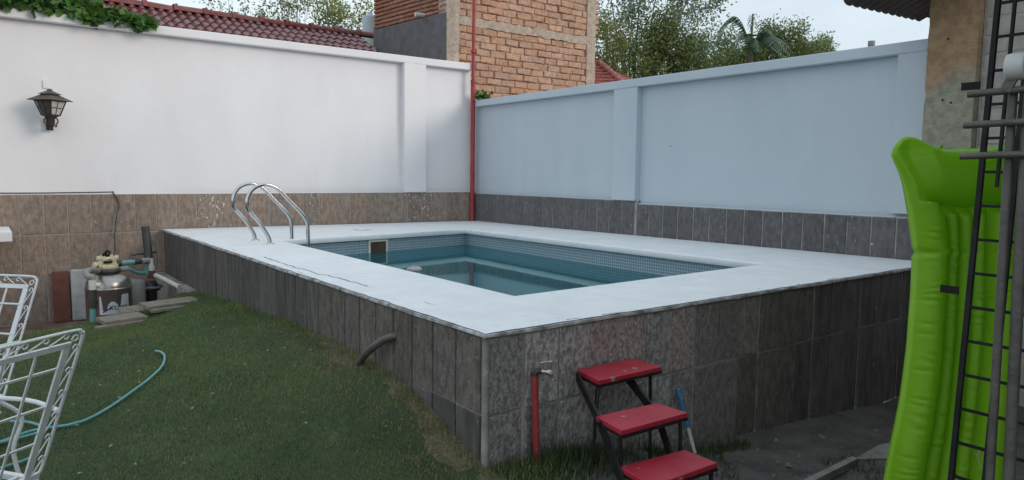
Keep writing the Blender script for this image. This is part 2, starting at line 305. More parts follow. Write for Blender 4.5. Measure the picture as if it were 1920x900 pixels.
# lawn sheet (4 mm+ above the soil) with its far edge breaking down into the pump corner
edge = [(-12, -3.7), (-7.7, -3.35), (-7.1, -3.1), (-6.75, -2.95), (-6.5, -2.75), (-6.1, -2.45), (-5.75, -2.05), (-5.44, -1.8)]
def edge_y(x):
    for a, b_ in zip(edge, edge[1:]):
        if a[0] <= x <= b_[0]: return a[1] + (b_[1]-a[1])*(x-a[0])/(b_[0]-a[0])
    return -1.8
lw = MB(); nx, ny = 60, 90; vs = []
HW = [(-8.75, 0), (-8.3, .0), (-8.03, .07), (-7.67, .19), (-7.4, .25), (-6.8, .285), (-6.4, .30), (-5.5, .295), (-4.35, .225), (-3.4, .19), (-2.2, .10), (-1.8, .07)]
def mound(x, y):                   # the turf is banked up against the side of the pool
    if y <= HW[0][0]: return 0
    h = HW[-1][1]
    for a, b_ in zip(HW, HW[1:]):
        if a[0] <= y <= b_[0]: h = a[1]+(b_[1]-a[1])*(y-a[0])/(b_[0]-a[0]); break
    return h*math.exp(-(max(0, -5.42-x)/(1.7-1.15*min(1, max(0, (y+5.2)/2.0))))**2)
def lawnz(x, y): return .004 + .014*(1+mnoise.noise(V((x*1.3, y*1.3, 5)))) + mound(x, y)
def onlawn(px_, py_, up=0):        # where a line of sight meets the turf
    d = at(px_, py_, 1) - CAM; t = 1.0
    while t < 14:
        p = CAM + d*t
        if p.z <= lawnz(p.x, p.y)+up: break
        t += .01
    return p
for i in range(nx+1):
    x = -10.5 + (5.06+.0)*i/nx if i < nx else -5.44
    ye = edge_y(x)
    if i == nx: ye = -1.8
    for j in range(ny+1):
        y = -12.5 + (ye+12.5)*j/ny; vs.append((x, y, lawnz(x, y)))
    vs.append((x, ye+.07, -.10)); vs.append((x, ye+.35, -.46))
k = ny+3
lw.add(vs, [(i*k+j, (i+1)*k+j, (i+1)*k+j+1, i*k+j+1) for i in range(nx) for j in range(k-1)], True)
tag(lw.build('lawn', M['lawn']), kind='structure')
pf = MB(); vs = []; nx, ny = 30, 20
for i in range(nx+1):
    for j in range(ny+1):
        x = -12+6.58*i/nx; y = -4+4.05*j/ny; 
        vs.append((x, y, -.45 + (.03*mnoise.noise(V((x*2, y*2, 1))))))
pf.add(vs, [(i*(ny+1)+j, (i+1)*(ny+1)+j, (i+1)*(ny+1)+j+1, i*(ny+1)+j+1) for i in range(nx) for j in range(ny)], True)
tag(pf.build('sunken_ground', M['pitfloor']), kind='structure')

ds = MB(); vs = []; n = 110
for i in range(n+1):
    y = -8.6+3.1*i/n; wd = (.16+.16*mnoise.noise(V((y*2.3, 0, 0)))+.07*mnoise.noise(V((y*9, 3, 0))))*min(1, (n-i)/30+.02)*min(1, i/5+.1); wd = max(wd, .02)
    for q_ in (0, .33, .66, 1): x = -5.41-wd*q_; vs.append((x, y, lawnz(x, y)+.004 if q_ < 1 else lawnz(x, y)-.002))
ds.add(vs, [(4*i+q_, 4*i+4+q_, 4*i+5+q_, 4*i+1+q_) for i in range(n) for q_ in range(3)], True)
tag(ds.build('dirt_strip', mat('straw_and_dust', (.05, .045, .03), (.15, .125, .08), 7, .95, .9, 50, c3=(.24, .20, .13), s3=60, t3=(.60, .68))), kind='structure')
# grass blades: one object, uncountable
def blades(name, pts, h, wd, tint, m, label, lean=.6):
    n = len(pts); pts = np.asarray(pts, float); h = np.broadcast_to(h, n); a = rng.uniform(0, 2*np.pi, n)
    dx = np.cos(a)*wd/2; dy = np.sin(a)*wd/2; la = rng.uniform(0, 2*np.pi, n); ll = h*rng.uniform(0, lean, n)
    v = np.empty((n, 3, 3)); v[:, 0] = pts; v[:, 1] = pts; v[:, 2] = pts
    v[:, 0, 0] -= dx; v[:, 0, 1] -= dy; v[:, 1, 0] += dx; v[:, 1, 1] += dy
    v[:, 2, 0] += np.cos(la)*ll; v[:, 2, 1] += np.sin(la)*ll; v[:, 2, 2] += h
    me = bpy.data.meshes.new(name); me.vertices.add(3*n); me.vertices.foreach_set('co', v.ravel())
    me.loops.add(3*n); me.loops.foreach_set('vertex_index', np.arange(3*n)); me.polygons.add(n); me.polygons.foreach_set('loop_start', np.arange(0, 3*n, 3)); me.polygons.foreach_set('loop_total', np.full(n, 3))
    me.update(calc_edges=True); at_ = me.color_attributes.new('tint', 'FLOAT_COLOR', 'POINT')
    c = np.ones((n, 3, 4)); c[:, :, :3] = tint[:, None, :]; at_.data.foreach_set('color', c.ravel()); me.materials.append(m)
    o = bpy.data.objects.new(name, me); COL.objects.link(o); tag(o, label, 'grass', kind='stuff'); return o
def fnoise(x, y, s, o): return np.array([mnoise.noise(V((a*s, b_*s, o))) for a, b_ in zip(x, y)])
def soilzz(x, y): return np.array([soilz(a, b_) for a, b_ in zip(x, y)])
def lawnzz(x, y): return np.array([lawnz(a, b_) for a, b_ in zip(x, y)])
# area-importance: more blades near the camera
n = 260000; px = rng.uniform(-9.6, -5.0, n); py = -11.6 + (rng.random(n)**1.15)*9.9
ey = np.array([edge_y(min(x, -5.45)) for x in px]); ok = (py < ey+.03) & ~((px > -5.43) & (py > -8.3))
ok &= (px < -5.43) | (rng.random(n) < np.clip(1-(px+5.43)/.45, 0, 1))
px, py = px[ok], py[ok]
nn = fnoise(px, py, .9, 2.); n2 = fnoise(px, py, 3.2, 8.)
strip = np.clip(1.25-np.abs((px+5.43)+.20+.08*n2)/.20, 0, 1)*np.clip((py+8.8)/.4, 0, 1)*np.clip((-5.2-py)/1.0, 0, 1)*np.clip(.75+1.6*fnoise(px, py, 1.4, 21), 0, 1)  # dry worn strip along the pool
hug = (px > -5.50)
keep = rng.random(len(px)) > np.clip(strip*.5, 0, .40)*(~hug)
px, py, nn, n2, strip, hug = [q[keep] for q in (px, py, nn, n2, strip, hug)]
hh = rng.uniform(.012, .028, len(px))*(1+.5*nn)+hug*rng.uniform(0, .03, len(px))
tint = np.stack([1.0+.35*nn+.25*n2, 1.0+.22*nn+.12*n2, 1.0+.1*nn], 1)*rng.uniform(.7, 1.3, len(px))[:, None]
dry = (rng.random(len(px)) < .02+.9*strip)
tint[dry] = np.array([2.3, 1.4, 1.6])*rng.uniform(.5, 1.1, dry.sum())[:, None]
blades('grass', np.stack([px, py, lawnzz(px, py)], 1), hh, .006, np.clip(tint, .2, 4), M['grass'], 'short mown green turf with a dry straw strip beside the pool')
# taller weeds along the pool foot and by the dirt
n = 9000; wx = rng.uniform(-5.4, -3.2, n); wy = -8.31-np.abs(rng.normal(0, .16, n))
dens = np.clip(1.1-np.abs(wx+5.0)/.6, .0, 1)+.3*(fnoise(wx, wy, 3, 4)>.15); ok = rng.random(n) < dens
wx, wy = wx[ok], wy[ok]
blades('weeds', np.stack([wx, wy, soilzz(wx, wy)], 1), rng.gamma(2, .022, len(wx))+.01, .008, np.clip(rng.uniform(.5, 1.1, (len(wx), 1))*np.array([[1, 1, 1.]]), 0, 4), M['weed'], 'ragged dark weeds at the foot of the pool front', .5)
n = 5000; wx = rng.uniform(-4.6, -2.6, n); wy = rng.uniform(-10.2, -8.7, n); ok = (fnoise(wx, wy, 1.6, 14) + .6*(np.abs(wx+3.2) < .45)*(wy < -9.2)) > .22
wx, wy = wx[ok], wy[ok]
blades('weeds', np.stack([wx, wy, soilzz(wx, wy)], 1), rng.gamma(2, .012, len(wx))+.008, .007, rng.uniform(.35, .8, (len(wx), 1))*np.array([[1, 1, 1.]]), M['weed'], 'sparse low weeds scattered over the bare dirt on the right', .7)

fb0 = MB()
for _ in range(170):
    x = random.uniform(-7.6, -5.6); y = random.uniform(-9.6, -2.6); s_ = random.uniform(.006, .016); a_ = random.uniform(0, 6.28)
    if y > edge_y(x)-.1: continue
    c = V((x, y, lawnz(x, y)+.022)); u_ = V((math.cos(a_), math.sin(a_), random.uniform(-.3, .3)))*s_; w_ = V((-math.sin(a_), math.cos(a_), random.uniform(-.4, .4)))*s_*.5
    fb0.add([c-u_, c-w_, c+u_, c+w_+V((0, 0, .003))], [(0, 1, 2, 3)])
tag(fb0.build('fallen_leaves', mat('dry_leaf_bits', (.20, .18, .12), (.34, .31, .22), 9, .9)), 'tiny pale dry leaf bits scattered over the lawn', 'leaf litter', kind='stuff')
# pebbles and crumbs in the dirt: uncountable, one object
pb = MB()
def gz0(px_, py_, z=0.0):
    d = at(px_, py_, 1) - CAM; t = (z-CAM.z)/d.z; return CAM + d*t
for _ in range(300):
    x = random.uniform(-4.4, -1.2); y = random.uniform(-10.1, -8.45); s = random.choice([.005, .006, .008, .009, .012, .018]) * random.uniform(.7, 1.2)
    if random.random() < .15: s *= .6
    rz = Matrix.Rotation(random.uniform(0, 6), 3, 'Z'); q = []
    for k in range(5): q.append(rz @ V((math.cos(k*1.257)*s*random.uniform(.7, 1.3), math.sin(k*1.257)*s*.8*random.uniform(.7, 1.3), 0)))
    z = soilz(x, y)+.004; c = V((x, y, z)); top = [c + v*.55 + V((0, 0, s*.4)) for v in q]; bot = [c + v - V((0, 0, s*.5)) for v in q]
    pb.add(bot+top, [(5,6,7,8,9)]+[(k, (k+1) % 5, 5+(k+1) % 5, 5+k) for k in range(5)])
tag(pb.build('pebbles', M['pebble']), 'small pale stones scattered on the dark dirt', 'pebbles', kind='stuff')

# concrete edging strip and slab by the float
kb = MB(); kb.bar(onsoil(1505, 913, .02), onsoil(1603, 864, .02), .045, .05); o = kb.build('edging_strip', M['kerb']); tag(o, 'thin concrete edging strip lying in the dirt at the bottom right', 'edging')
kb = MB(); q = [onsoil(*p, .01) for p in ((1600, 864), (1650, 836), (1705, 826), (1700, 862))]; kb.add([p-V((0, 0, .06)) for p in q]+[p+V((0, 0, .012)) for p in q], [(3,2,1,0), (4,5,6,7)]+[(k, (k+1) % 4, 4+(k+1) % 4, 4+k) for k in range(4)]); o = kb.build('concrete_slab', M['kerb']); tag(o, 'flat concrete slab in the dirt beside the green float', 'slab')

# ------------------------------------------------------------------ tile mesh shared by alike pieces
def tile_mesh(name, wd, ht, m, depth=.011, ch=.004, flutes=False):
    # a chamfered slab: its face looks along -Y, origin at its centre back
    a, c = wd/2, ht/2
    vs = [(-a,0,-c),(a,0,-c),(a,0,c),(-a,0,c), (-a,-depth+ch,-c),(a,-depth+ch,-c),(a,-depth+ch,c),(-a,-depth+ch,c), (-a+ch,-depth,-c+ch),(a-ch,-depth,-c+ch),(a-ch,-depth,c-ch),(-a+ch,-depth,c-ch)]
    fs = [(8,9,10,11)]
    for k in range(4): n_ = (k+1) % 4; fs += [(k, n_, 4+n_, 4+k), (4+k, 4+n_, 8+n_, 8+k)]
    mb = MB(); mb.add(vs, fs); return mb.mesh(name, m)
def lay(parent, me, fn, spots, jit=.004, name='tile'):
    for s_ in spots:
        p, rz = fn(*s_)
        o = link(name, me, parent, p, (random.uniform(-.006, .006), random.uniform(-.007, .007), rz+random.uniform(-.006, .006)), (random.uniform(.975, 1.0), 1, random.uniform(.985, 1.0)))

# ------------------------------------------------------------------ left garden wall (faces -Y, its tile plane at y=0)
wl = thing('garden_wall', (-6, .1, 0), 'tall white plastered garden wall with brown tile skirting behind the filter pump', 'wall')
mb = MB(); mb.box((-13, .10, -.6), (.0, .26, 3.53)); adopt(wl, mb.build('wall_panel', M['white']))
mb = MB(); mb.box((-13, -.03, 3.533), (-.012, .32, 3.655)); bm = None; c = mb.build('coping', M['white']); adopt(wl, c)
bv = c.modifiers.new('b', 'BEVEL'); bv.width = .012; bv.segments = 2
mb = MB(); mb.box((-1.467, -.028, 1.27), (-1.03, .102, 3.535)); c = mb.build('pilaster', M['white']); adopt(wl, c); bv = c.modifiers.new('b', 'BEVEL'); bv.width = .008; bv.segments = 2
mb = MB(); mb.box((-13, .008, -.6), (.05, .105, 1.272)); bk = mb.build('skirting_backing', M['mortar']); adopt(wl, bk)
m1 = tile_mesh('tile', .258, .525, M['tile_far']); m2 = tile_mesh('tile', .258, .548, M['tile_far']); m3 = tile_mesh('tile', .258, .60, M['tile_far']); md = tile_mesh('tile', .258, .525, M['tile_drip'])
for k in range(-8, 21):
    x = -5.755 + .273*k + .136
    if x > -.1: continue
    for (me, zc, lim) in ((md if k in (3, 4, 9, 16, 17) else m1, 1.003, 99), (m2, .453, 1), (m3, -.135, 1)):
        if k > lim or x < -8.3: continue
        lay(wl, me, lambda x_, z_: (V((x_+6, .01-.1, z_)), 0), [(x, zc)])
wl_edge = MB(); wl_edge.tube([(-13, .012, 1.272), (-1.5, .012, 1.272), (-.05, .012, 1.272)], .008, 6); adopt(wl, wl_edge.build('mortar_line', M['white']))

# ------------------------------------------------------------------ right garden wall (faces -X)
wr = thing('garden_wall', (.1, -4, 0), 'pale blue-grey garden wall on the right of the pool with grey tile skirting', 'wall')
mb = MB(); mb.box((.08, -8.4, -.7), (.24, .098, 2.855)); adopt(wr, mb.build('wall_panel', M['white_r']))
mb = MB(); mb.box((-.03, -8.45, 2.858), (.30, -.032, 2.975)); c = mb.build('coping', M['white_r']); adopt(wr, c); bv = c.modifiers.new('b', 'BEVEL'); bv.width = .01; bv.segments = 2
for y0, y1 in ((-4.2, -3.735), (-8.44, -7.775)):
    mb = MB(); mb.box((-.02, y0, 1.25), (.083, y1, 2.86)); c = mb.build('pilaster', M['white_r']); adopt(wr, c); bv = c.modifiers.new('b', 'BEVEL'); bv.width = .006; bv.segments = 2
mb = MB(); mb.box((.008, -4.228, -.2), (.085, .005, 1.245)); mb.box((.018, -8.45, -.2), (.087, -4.231, 1.205)); adopt(wr, mb.build('skirting_backing', M['mortar_d']))
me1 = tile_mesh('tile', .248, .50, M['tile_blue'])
for k in range(0, 32):
    y = -.13 - .2615*k - .0
    z = 1.245-.255 if y > -4.2 else 1.205-.255
    xo = .01 if y > -4.2 else .02
    if y < -8.35: continue
    lay(wr, me1, lambda y_, z_: (V((xo-.1, y_+4, z_)), R(-90)), [(y, z)])
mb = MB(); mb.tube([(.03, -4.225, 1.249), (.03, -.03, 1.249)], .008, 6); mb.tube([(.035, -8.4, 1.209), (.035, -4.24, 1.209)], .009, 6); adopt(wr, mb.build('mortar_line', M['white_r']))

mb = MB(); mb.tube([(.0785, -4.75, 2.02), (.083, -4.75, 2.02)], .012, 8); adopt(wr, mb.build('nail_hole', M['crack']))
# ------------------------------------------------------------------ the raised pool
pool = thing('swimming_pool', (-2.7, -4.1, 0), 'raised rectangular pool clad in dark concrete tiles with a white painted deck', 'pool')
core = MB()    # masonry shell under the deck, open in the middle
def ringpts(e): return [(-W+e, -.03), (-.0, -.03), (-.0, -D+e-.03), (-W+e, -D+e)]
OUT = [(-W+.014, -.0), (.03, -.0), (.03, -D+.014), (-W+.014, -D+.014)]; 
vs = [(x, y, z if z < 0 else deckz(min(0, x), y)-.012) for z in (-.62, .70) for x, y in OUT]
core.add(vs, [(0, 4, 7, 3), (3, 7, 6, 2), (0, 1, 5, 4), (1, 2, 6, 5)])
adopt(pool, core.build('side_wall', M['mortar_d']))
# deck: slab ring as grid quads between outer and inner outlines
def ring(mb, outo, inn, z_off, nseg=28, ragged=0):
    vs = []
    for s_ in range(4):
        o0, o1 = V((*outo[s_], 0)), V((*outo[(s_+1) % 4], 0)); i0, i1 = V((*inn[s_], 0)), V((*inn[(s_+1) % 4], 0))
        for k in range(nseg):
            t = k/nseg; po = o0.lerp(o1, t); pi = i0.lerp(i1, t)
            if ragged and k: po = po.lerp(pi, max(0, mnoise.noise(V((po.x*5, po.y*5, 2))) * ragged + ragged*.35*random.random()))
            for q in (0, .33, .66, 1): p = po.lerp(pi, q); vs.append((p.x, p.y, deckz(p.x, p.y)+z_off))
    n_ = 4*nseg
    mb.add(vs, [(4*i+q, 4*((i+1) % n_)+q, 4*((i+1) % n_)+q+1, 4*i+q+1) for i in range(n_) for q in range(3)], True)
    return vs
OUTD = [(-W-.008, .0), (.01, .0), (.01, -D-.008), (-W-.008, -D-.008)]
INS = [(INN[0][0]-.03, INN[0][1]+.03), (INN[1][0]+.03, INN[1][1]+.03), (INN[2][0]+.03, INN[2][1]-.03), (INN[3][0]-.03, INN[3][1]-.03)]
sl_ = MB(); top = ring(sl_, OUTD, INS, -.004, 40)
n_ = len(top)//4                                        # slab skirt
vs = [top[4*i] for i in range(n_)] + [(top[4*i][0], top[4*i][1], top[4*i][2]-.013-.008*random.random()) for i in range(n_)]
sl_.add(vs, [(i, n_+i, n_+(i+1) % n_, (i+1) % n_) for i in range(n_)])
vs = [top[4*i] for i in range(n_)]; 
adopt(pool, sl_.build('slab_edge', M['rawedge']))
dk = MB(); ring(dk, [(-W+.002, -.006), (.004, -.006), (.004, -D+.002), (-W+.002, -D+.002)], INS, .002, 110, .022); adopt(pool, dk.build('deck', M['deck']))
# rounded inner coping
cp = MB(); prof = [(.0, .002), (-.032, .002), (-.040, -.003), (-.044, -.012), (-.044, -.064), (-.040, -.070), (.03, -.071)]
rowsv = []
cxm, cym = sum(p[0] for p in INN)/4, sum(p[1] for p in INN)/4
sg = [(-1, 1), (1, 1), (1, -1), (-1, -1)]
vs = []
for (d_, h_) in prof:
    for k in range(4):
        x0, y0 = INN[k][0]+sg[k][0]*.03, INN[k][1]+sg[k][1]*.03; x1, y1 = INN[(k+1) % 4][0]+sg[(k+1) % 4][0]*.03, INN[(k+1) % 4][1]+sg[(k+1) % 4][1]*.03
        e = .03+.0 + d_     # distance inwards from INS
        for q in range(12):
            t = q/12; xa, ya = x0-sg[k][0]*(.03-e), y0-sg[k][1]*(.03-e); xb, yb = x1-sg[(k+1) % 4][0]*(.03-e), y1-sg[(k+1) % 4][1]*(.03-e)
            xa, ya = INN[k][0]+sg[k][0]*(.03+d_), INN[k][1]+sg[k][1]*(.03+d_); xb, yb = INN[(k+1) % 4][0]+sg[(k+1) % 4][0]*(.03+d_), INN[(k+1) % 4][1]+sg[(k+1) % 4][1]*(.03+d_)
            x, y = xa+(xb-xa)*t, ya+(yb-ya)*t; vs.append((x, y, deckz(x, y)+h_))
cp.add(vs, [(r*48+k, r*48+(k+1) % 48, (r+1)*48+(k+1) % 48, (r+1)*48+k) for r in range(len(prof)-1) for k in range(48)], True)
adopt(pool, cp.build('coping', M['deck']))
# basin
BW = [(x+s_[0]*.03, y+s_[1]*.03) for (x, y), s_ in zip(INN, sg)]
bs = MB(); vs = [(x, y, z) for z in (-.75, .71) for x, y in BW]
bs.add(vs, [(k, (k+1) % 4, 4+(k+1) % 4, 4+k) for k in range(4)]); bs.add([(x, y, -.75) for x, y in BW], [(0, 1, 2, 3)])
adopt(pool, bs.build('basin', M['mosaic']))
# skimmer in the back inner wall
dirx = (V((*BW[1], 0)) - V((*BW[0], 0))).normalized(); rzb = math.atan2(dirx.y, dirx.x)
sk = (V((*BW[0], 0))).lerp(V((*BW[1], 0)), .475); Ms = Matrix.Translation((sk.x, sk.y, .545)) @ Matrix.Rotation(rzb, 4, 'Z')
fr = MB()
for lo, hi in (((-.165, -.022, .098), (.165, 0, .128)), ((-.165, -.022, -.128), (.165, 0, -.098)), ((-.165, -.0215, -.098), (-.135, 0, .098)), ((.135, -.0215, -.098), (.165, 0, .098))): fr.box(lo, hi, Ms)
frame = fr.build('skimmer_frame', M['whitepvc']); adopt(pool, frame)
fb = MB(); fb.box((-.135, -.008, -.098), (.135, -.003, .098), Ms); op = fb.build('skimmer_opening', mat('skimmer_dark', (.05, .03, .02), (.09, .06, .04), 8, .8)); adopt(pool, op)
# cladding tiles: shade on the front's right end and left face is in their colours
mt_w2 = tile_mesh('tile', .233, .425, M['tile_shade']); mt_sb2 = tile_mesh('tile', .233, .76, M['tile_shade']); mt_m = tile_mesh('tile', .233, .425, M['tile_half_shade']); mt_mb = tile_mesh('tile', .233, .76, M['tile_half_shade']); mt_w = tile_mesh('tile', .233, .425, M['tile_warm_shade']); mt_p = tile_mesh('tile', .233, .425, M['tile_pink']); mt_s = tile_mesh('tile', .233, .425, M['tile_shade']); mt_sb = tile_mesh('tile', .233, .76, M['tile_warm_shade']); mt_t = tile_mesh('tile', .233, .425, M['tile']); mt_b = tile_mesh('tile', .233, .76, M['tile'])
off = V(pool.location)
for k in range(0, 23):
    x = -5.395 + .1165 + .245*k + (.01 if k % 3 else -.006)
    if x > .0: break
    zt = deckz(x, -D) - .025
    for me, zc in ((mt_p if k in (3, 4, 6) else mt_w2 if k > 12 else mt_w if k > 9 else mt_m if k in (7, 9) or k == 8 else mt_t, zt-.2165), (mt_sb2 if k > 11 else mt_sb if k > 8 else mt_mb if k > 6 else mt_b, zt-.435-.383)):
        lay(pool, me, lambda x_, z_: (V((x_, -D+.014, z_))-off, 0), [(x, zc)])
mlt = tile_mesh('tile', .243, .425, M['tile_shade']); mlb = tile_mesh('tile', .243, .33, M['tile_shade']); mlc = tile_mesh('tile', .243, .45, M['tile_shade']); ml_n = tile_mesh('tile', .243, .425, M['tile_warm_shade']); ml_t = tile_mesh('tile', .243, .595, M['tile_shade']); ml_tn = tile_mesh('tile', .243, .595, M['tile_warm_shade']); 
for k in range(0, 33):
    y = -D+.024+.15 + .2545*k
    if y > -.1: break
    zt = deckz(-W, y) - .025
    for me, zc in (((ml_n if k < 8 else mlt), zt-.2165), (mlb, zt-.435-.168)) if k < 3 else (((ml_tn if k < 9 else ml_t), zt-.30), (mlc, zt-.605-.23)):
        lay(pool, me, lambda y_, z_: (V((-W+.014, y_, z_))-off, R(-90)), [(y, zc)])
# corner mortar bead
mb = MB(); mb.box((-W+.004, -D+.004, -.1), (-W+.034, -D+.034, .715)); mb.tube([(-W+.014, -D+.014, -.1), (-W+.014, -D+.014, .713)], .020, 8); adopt(pool, mb.build('corner_bead', M['mortar_d']))
# rubble curb along the pump corner at the pool foot
mb = MB(); mb.box((-W-.10, -2.0, -.6), (-W+.0, -.0, .13)); adopt(pool, mb.build('foot_ledge', M['mortar_d']))
# hairline cracks in the deck paint
def crack(pts, wdt):
    mb = MB(); P = smoothpath([V((x, y, 0)) for x, y in pts], 10); vs = []
    for i, p in enumerate(P):
        j = V((mnoise.noise(V((p.x*9, p.y*9, 0)))*.03, mnoise.noise(V((p.x*9, p.y*9, 7)))*.03, 0)); p = p + j
        t = (P[min(i+1, len(P)-1)] - P[max(i-1, 0)]).normalized(); nrm = V((-t.y, t.x, 0)); ww = wdt*(.25+.75*abs(mnoise.noise(V((i*.37, 0, 0)))))
        vs += [(*(p+nrm*ww)[:2], deckz(p.x, p.y)+.0045), (*(p-nrm*ww)[:2], deckz(p.x, p.y)+.0045)]
    mb.add(vs, [(2*i, 2*i+1, 2*i+3, 2*i+2) for i in range(len(P)-1)]); adopt(pool, mb.build('crack', M['crack']))
def gz(px_, py_, z):
    d = at(px_, py_, 1) - CAM; t = (z-CAM.z)/d.z; return CAM + d*t
c_ = [gz(x, y, .757)[:2] for x, y in [(493, 482), (540, 497), (585, 510), (640, 523), (690, 537)]]; crack(c_, .014)
crack([gz(x, y, .757)[:2] for x, y in [(664, 429), (680, 431), (695, 428)]], .03)
crack([gz(x, y, .757)[:2] for x, y in [(1130, 592), (1150, 590), (1168, 586)]], .006); crack([gz(x, y, .757)[:2] for x, y in [(795, 567), (806, 570), (816, 572)]], .006)
random.seed(5)
for k in range(13):          # chipped, worn spots near the outer edges
    t = random.random(); ex = random.uniform(.02, .07); lx = random.uniform(.04, .16)
    if k % 2: p = V((-W+.3+t*4.6, -D+ex)); q = p+V((lx, random.uniform(-.01, .015)))
    else: p = V((-W+ex, -D+.3+t*7.2)); q = p+V((random.uniform(-.01, .015), lx))
    crack([p, p.lerp(q, .5)+V((.004, .006)), q], random.uniform(.004, .010))
# drain pipe stub through the left face
mb = MB(); a = V((-5.43, -7.24, .545)); b2 = V((-5.50, -7.16, .50)); c2 = V((-5.60, -6.98, .33)); 
mb.tube(smoothpath([V((-5.40, -7.25, .548)), V((-5.44, -7.23, .54)), V((-5.475, -7.14, .49)), V((-5.50, -7.0, .395)), V((-5.51, -6.86, .27))], 4), .026, 10)
st = mb.build('drain_pipe', M['metal_g']); adopt(pool, st)
# water
wt = MB(); B2 = BW; wt.add([(x, y, WATER) for x, y in B2], [(0, 3, 2, 1)]); wo = wt.build('water', M['water']); tag(wo, kind='structure')
# floater
fl = thing('chlorine_floater', gz(777, 507, WATER), 'small white chlorine floater drifting in the pool', 'floater')
mb = MB(); mb.lathe([(0, .045), (.035, .045), (.06, .04), (.085, .028), (.09, .012), (.085, -.005), (.05, -.02), (0, -.02)], n=20); mb.build('float_ring', M['offwhite'], fl)
mb = MB(); mb.lathe([(.03, .045), (.03, .056), (.0, .058)], n=14); mb.build('cap', M['offwhite'], fl)

# ------------------------------------------------------------------ pool ladder (two bent steel rails)
prof = [(-4.815, .74), (-4.825, .82), (-4.855, .885), (-4.94, 1.02), (-5.035, 1.135), (-5.068, 1.215), (-5.055, 1.32), (-4.985, 1.415), (-4.87, 1.457), (-4.765, 1.435), (-4.69, 1.385), (-4.58, 1.265), (-4.45, 1.13), (-4.385, 1.045), (-4.358, .95), (-4.355, .72), (-4.355, .05)]
pl = thing('pool_ladder', (-4.6, -2.67, .755), 'curved stainless steel pool ladder with two handrails at the far left of the pool', 'pool ladder')
for y in (-2.391, -2.952):
    mb = MB(); mb.tube(smoothpath([(x, y, z) for x, z in prof], 6), .023, 12); adopt(pl, mb.build('handrail', M['steel']))
    mb = MB(); mb.lathe([(.024, .02), (.045, .012), (.048, .0)], (-4.815, y, .755), 16); adopt(pl, mb.build('foot_flange', M['steel']))
for z in (.42, .15):
    mb = MB(); mb.box((-4.40, -2.94, z), (-4.31, -2.40, z+.03)); adopt(pl, mb.build('step', M['steel']))

# ------------------------------------------------------------------ red corner pipe
rpz = thing('red_drainpipe', (-.07, -.07, .72), 'red painted drainpipe rising in the corner between the two garden walls', 'pipe')
mb = MB(); mb.tube([(-.06, -.075, .72), (-.055, -.07, 2.0), (-.05, -.065, 3.35)], .042, 12); adopt(rpz, mb.build('lower_pipe', M['redpaint']))
mb = MB(); mb.tube([(-.05, -.065, 3.352), (-.045, -.06, 3.9), (-.02, -.06, 6.2)], .032, 12); adopt(rpz, mb.build('upper_pipe', M['redpaint']))
for z in (1.55, 3.30, 3.85):
    mb = MB(); mb.tube([(-.055, -.07, z), (-.055, -.07, z+.05)], .049, 12); adopt(rpz, mb.build('collar', M['redpaint']))

# ------------------------------------------------------------------ brick tower beyond the corner
tw = thing('brick_tower', (1.5, 1.8, 0), 'unfinished brick tower with concrete columns and a ring beam behind the pool corner', 'tower')
TX0, TX1, TY0, TY1, TH = -.37, 3.42, .35, 3.42, 7.5
mb = MB(); mb.box((TX0+.04, TY0+.05, 0), (TX1-.02, TY1, TH)); core = mb.build('wall', M['brickmortar']); adopt(tw, core)
def stick(px0, x1, y0, y1, z0, z1, name='concrete_column', m='concrete', n=24):
    # roughly cast member: a box face broken into uneven strips
    mb = MB(); h = (z1-z0)/n; vs = []
    for i in range(n+1):
        j = [random.uniform(-.014, .014) for _ in range(2)]; z = z0+h*i
        vs += [(px0, y1, z), (px0+.0, y0, z), (x1+j[0], y0+j[1]*.4, z), (x1+j[0], y1, z)]
    mb.add(vs, [(4*i+k, 4*i+(k+1) % 4, 4*i+4+(k+1) % 4, 4*i+4+k) for i in range(n) for k in range(4)]); mb.add(vs[:4][::-1], [(0,1,2,3)]); mb.add(vs[-4:], [(0,1,2,3)])
    c = mb.build(name, M[m]); adopt(tw, c)
stick(TX0, -.09, TY0, TY0+.3, 2.5, TH, n=60)
stick(3.17, TX1, TY0+.002, TY0+.3, 2.5, TH, n=60)
mb = MB(); n = 30; vs = []
for i in range(n+1):
    x = -.10+(3.2+.10)*i/n; a_, b_ = 4.42+random.uniform(-.014, .02), 4.585+random.uniform(-.018, .018)
    vs += [(x, TY0+.3, a_), (x, TY0-.002, a_), (x, TY0-.002, b_), (x, TY0+.3, b_)]
mb.add(vs, [(4*i+k, 4*i+4+k, 4*i+4+(k+1) % 4, 4*i+(k+1) % 4) for i in range(n) for k in range(4)]); adopt(tw, mb.build('ring_beam', M['concrete']))
def brick_mesh(name, m, L, H, Dp=.12, seed=0):
    random.seed(100+seed); j = lambda a: random.uniform(-a, a); a, c, ch = L/2, H/2, .012
    vs = [(-a,0,-c),(a,0,-c),(a,0,c),(-a,0,c)]
    vs += [(x+j(.005), -Dp+ch+j(.003), z+j(.006)) for x, z in ((-a,-c),(0,-c),(a,-c),(a,c),(0,c),(-a,c))]
    vs += [(x+j(.006), -Dp+j(.007), z+j(.006)) for x, z in ((-a+ch,-c+ch),(0,-c+ch),(a-ch,-c+ch),(a-ch,c-ch),(0,c-ch),(-a+ch,c-ch))]
    fs = [(10,11,14,15),(11,12,13,14)]+[(4+k, 4+(k+1) % 6, 10+(k+1) % 6, 10+k) for k in range(6)]+[(0,1,6,5,4),(1,2,7,6),(2,3,9,8,7),(3,0,4,9)]
    mb = MB(); mb.add(vs, fs); return mb.mesh(name, m)
brs = [brick_mesh('brick', M['brick'], .335, .120, seed=i) for i in range(7)]
coreinv = V(tw.location)
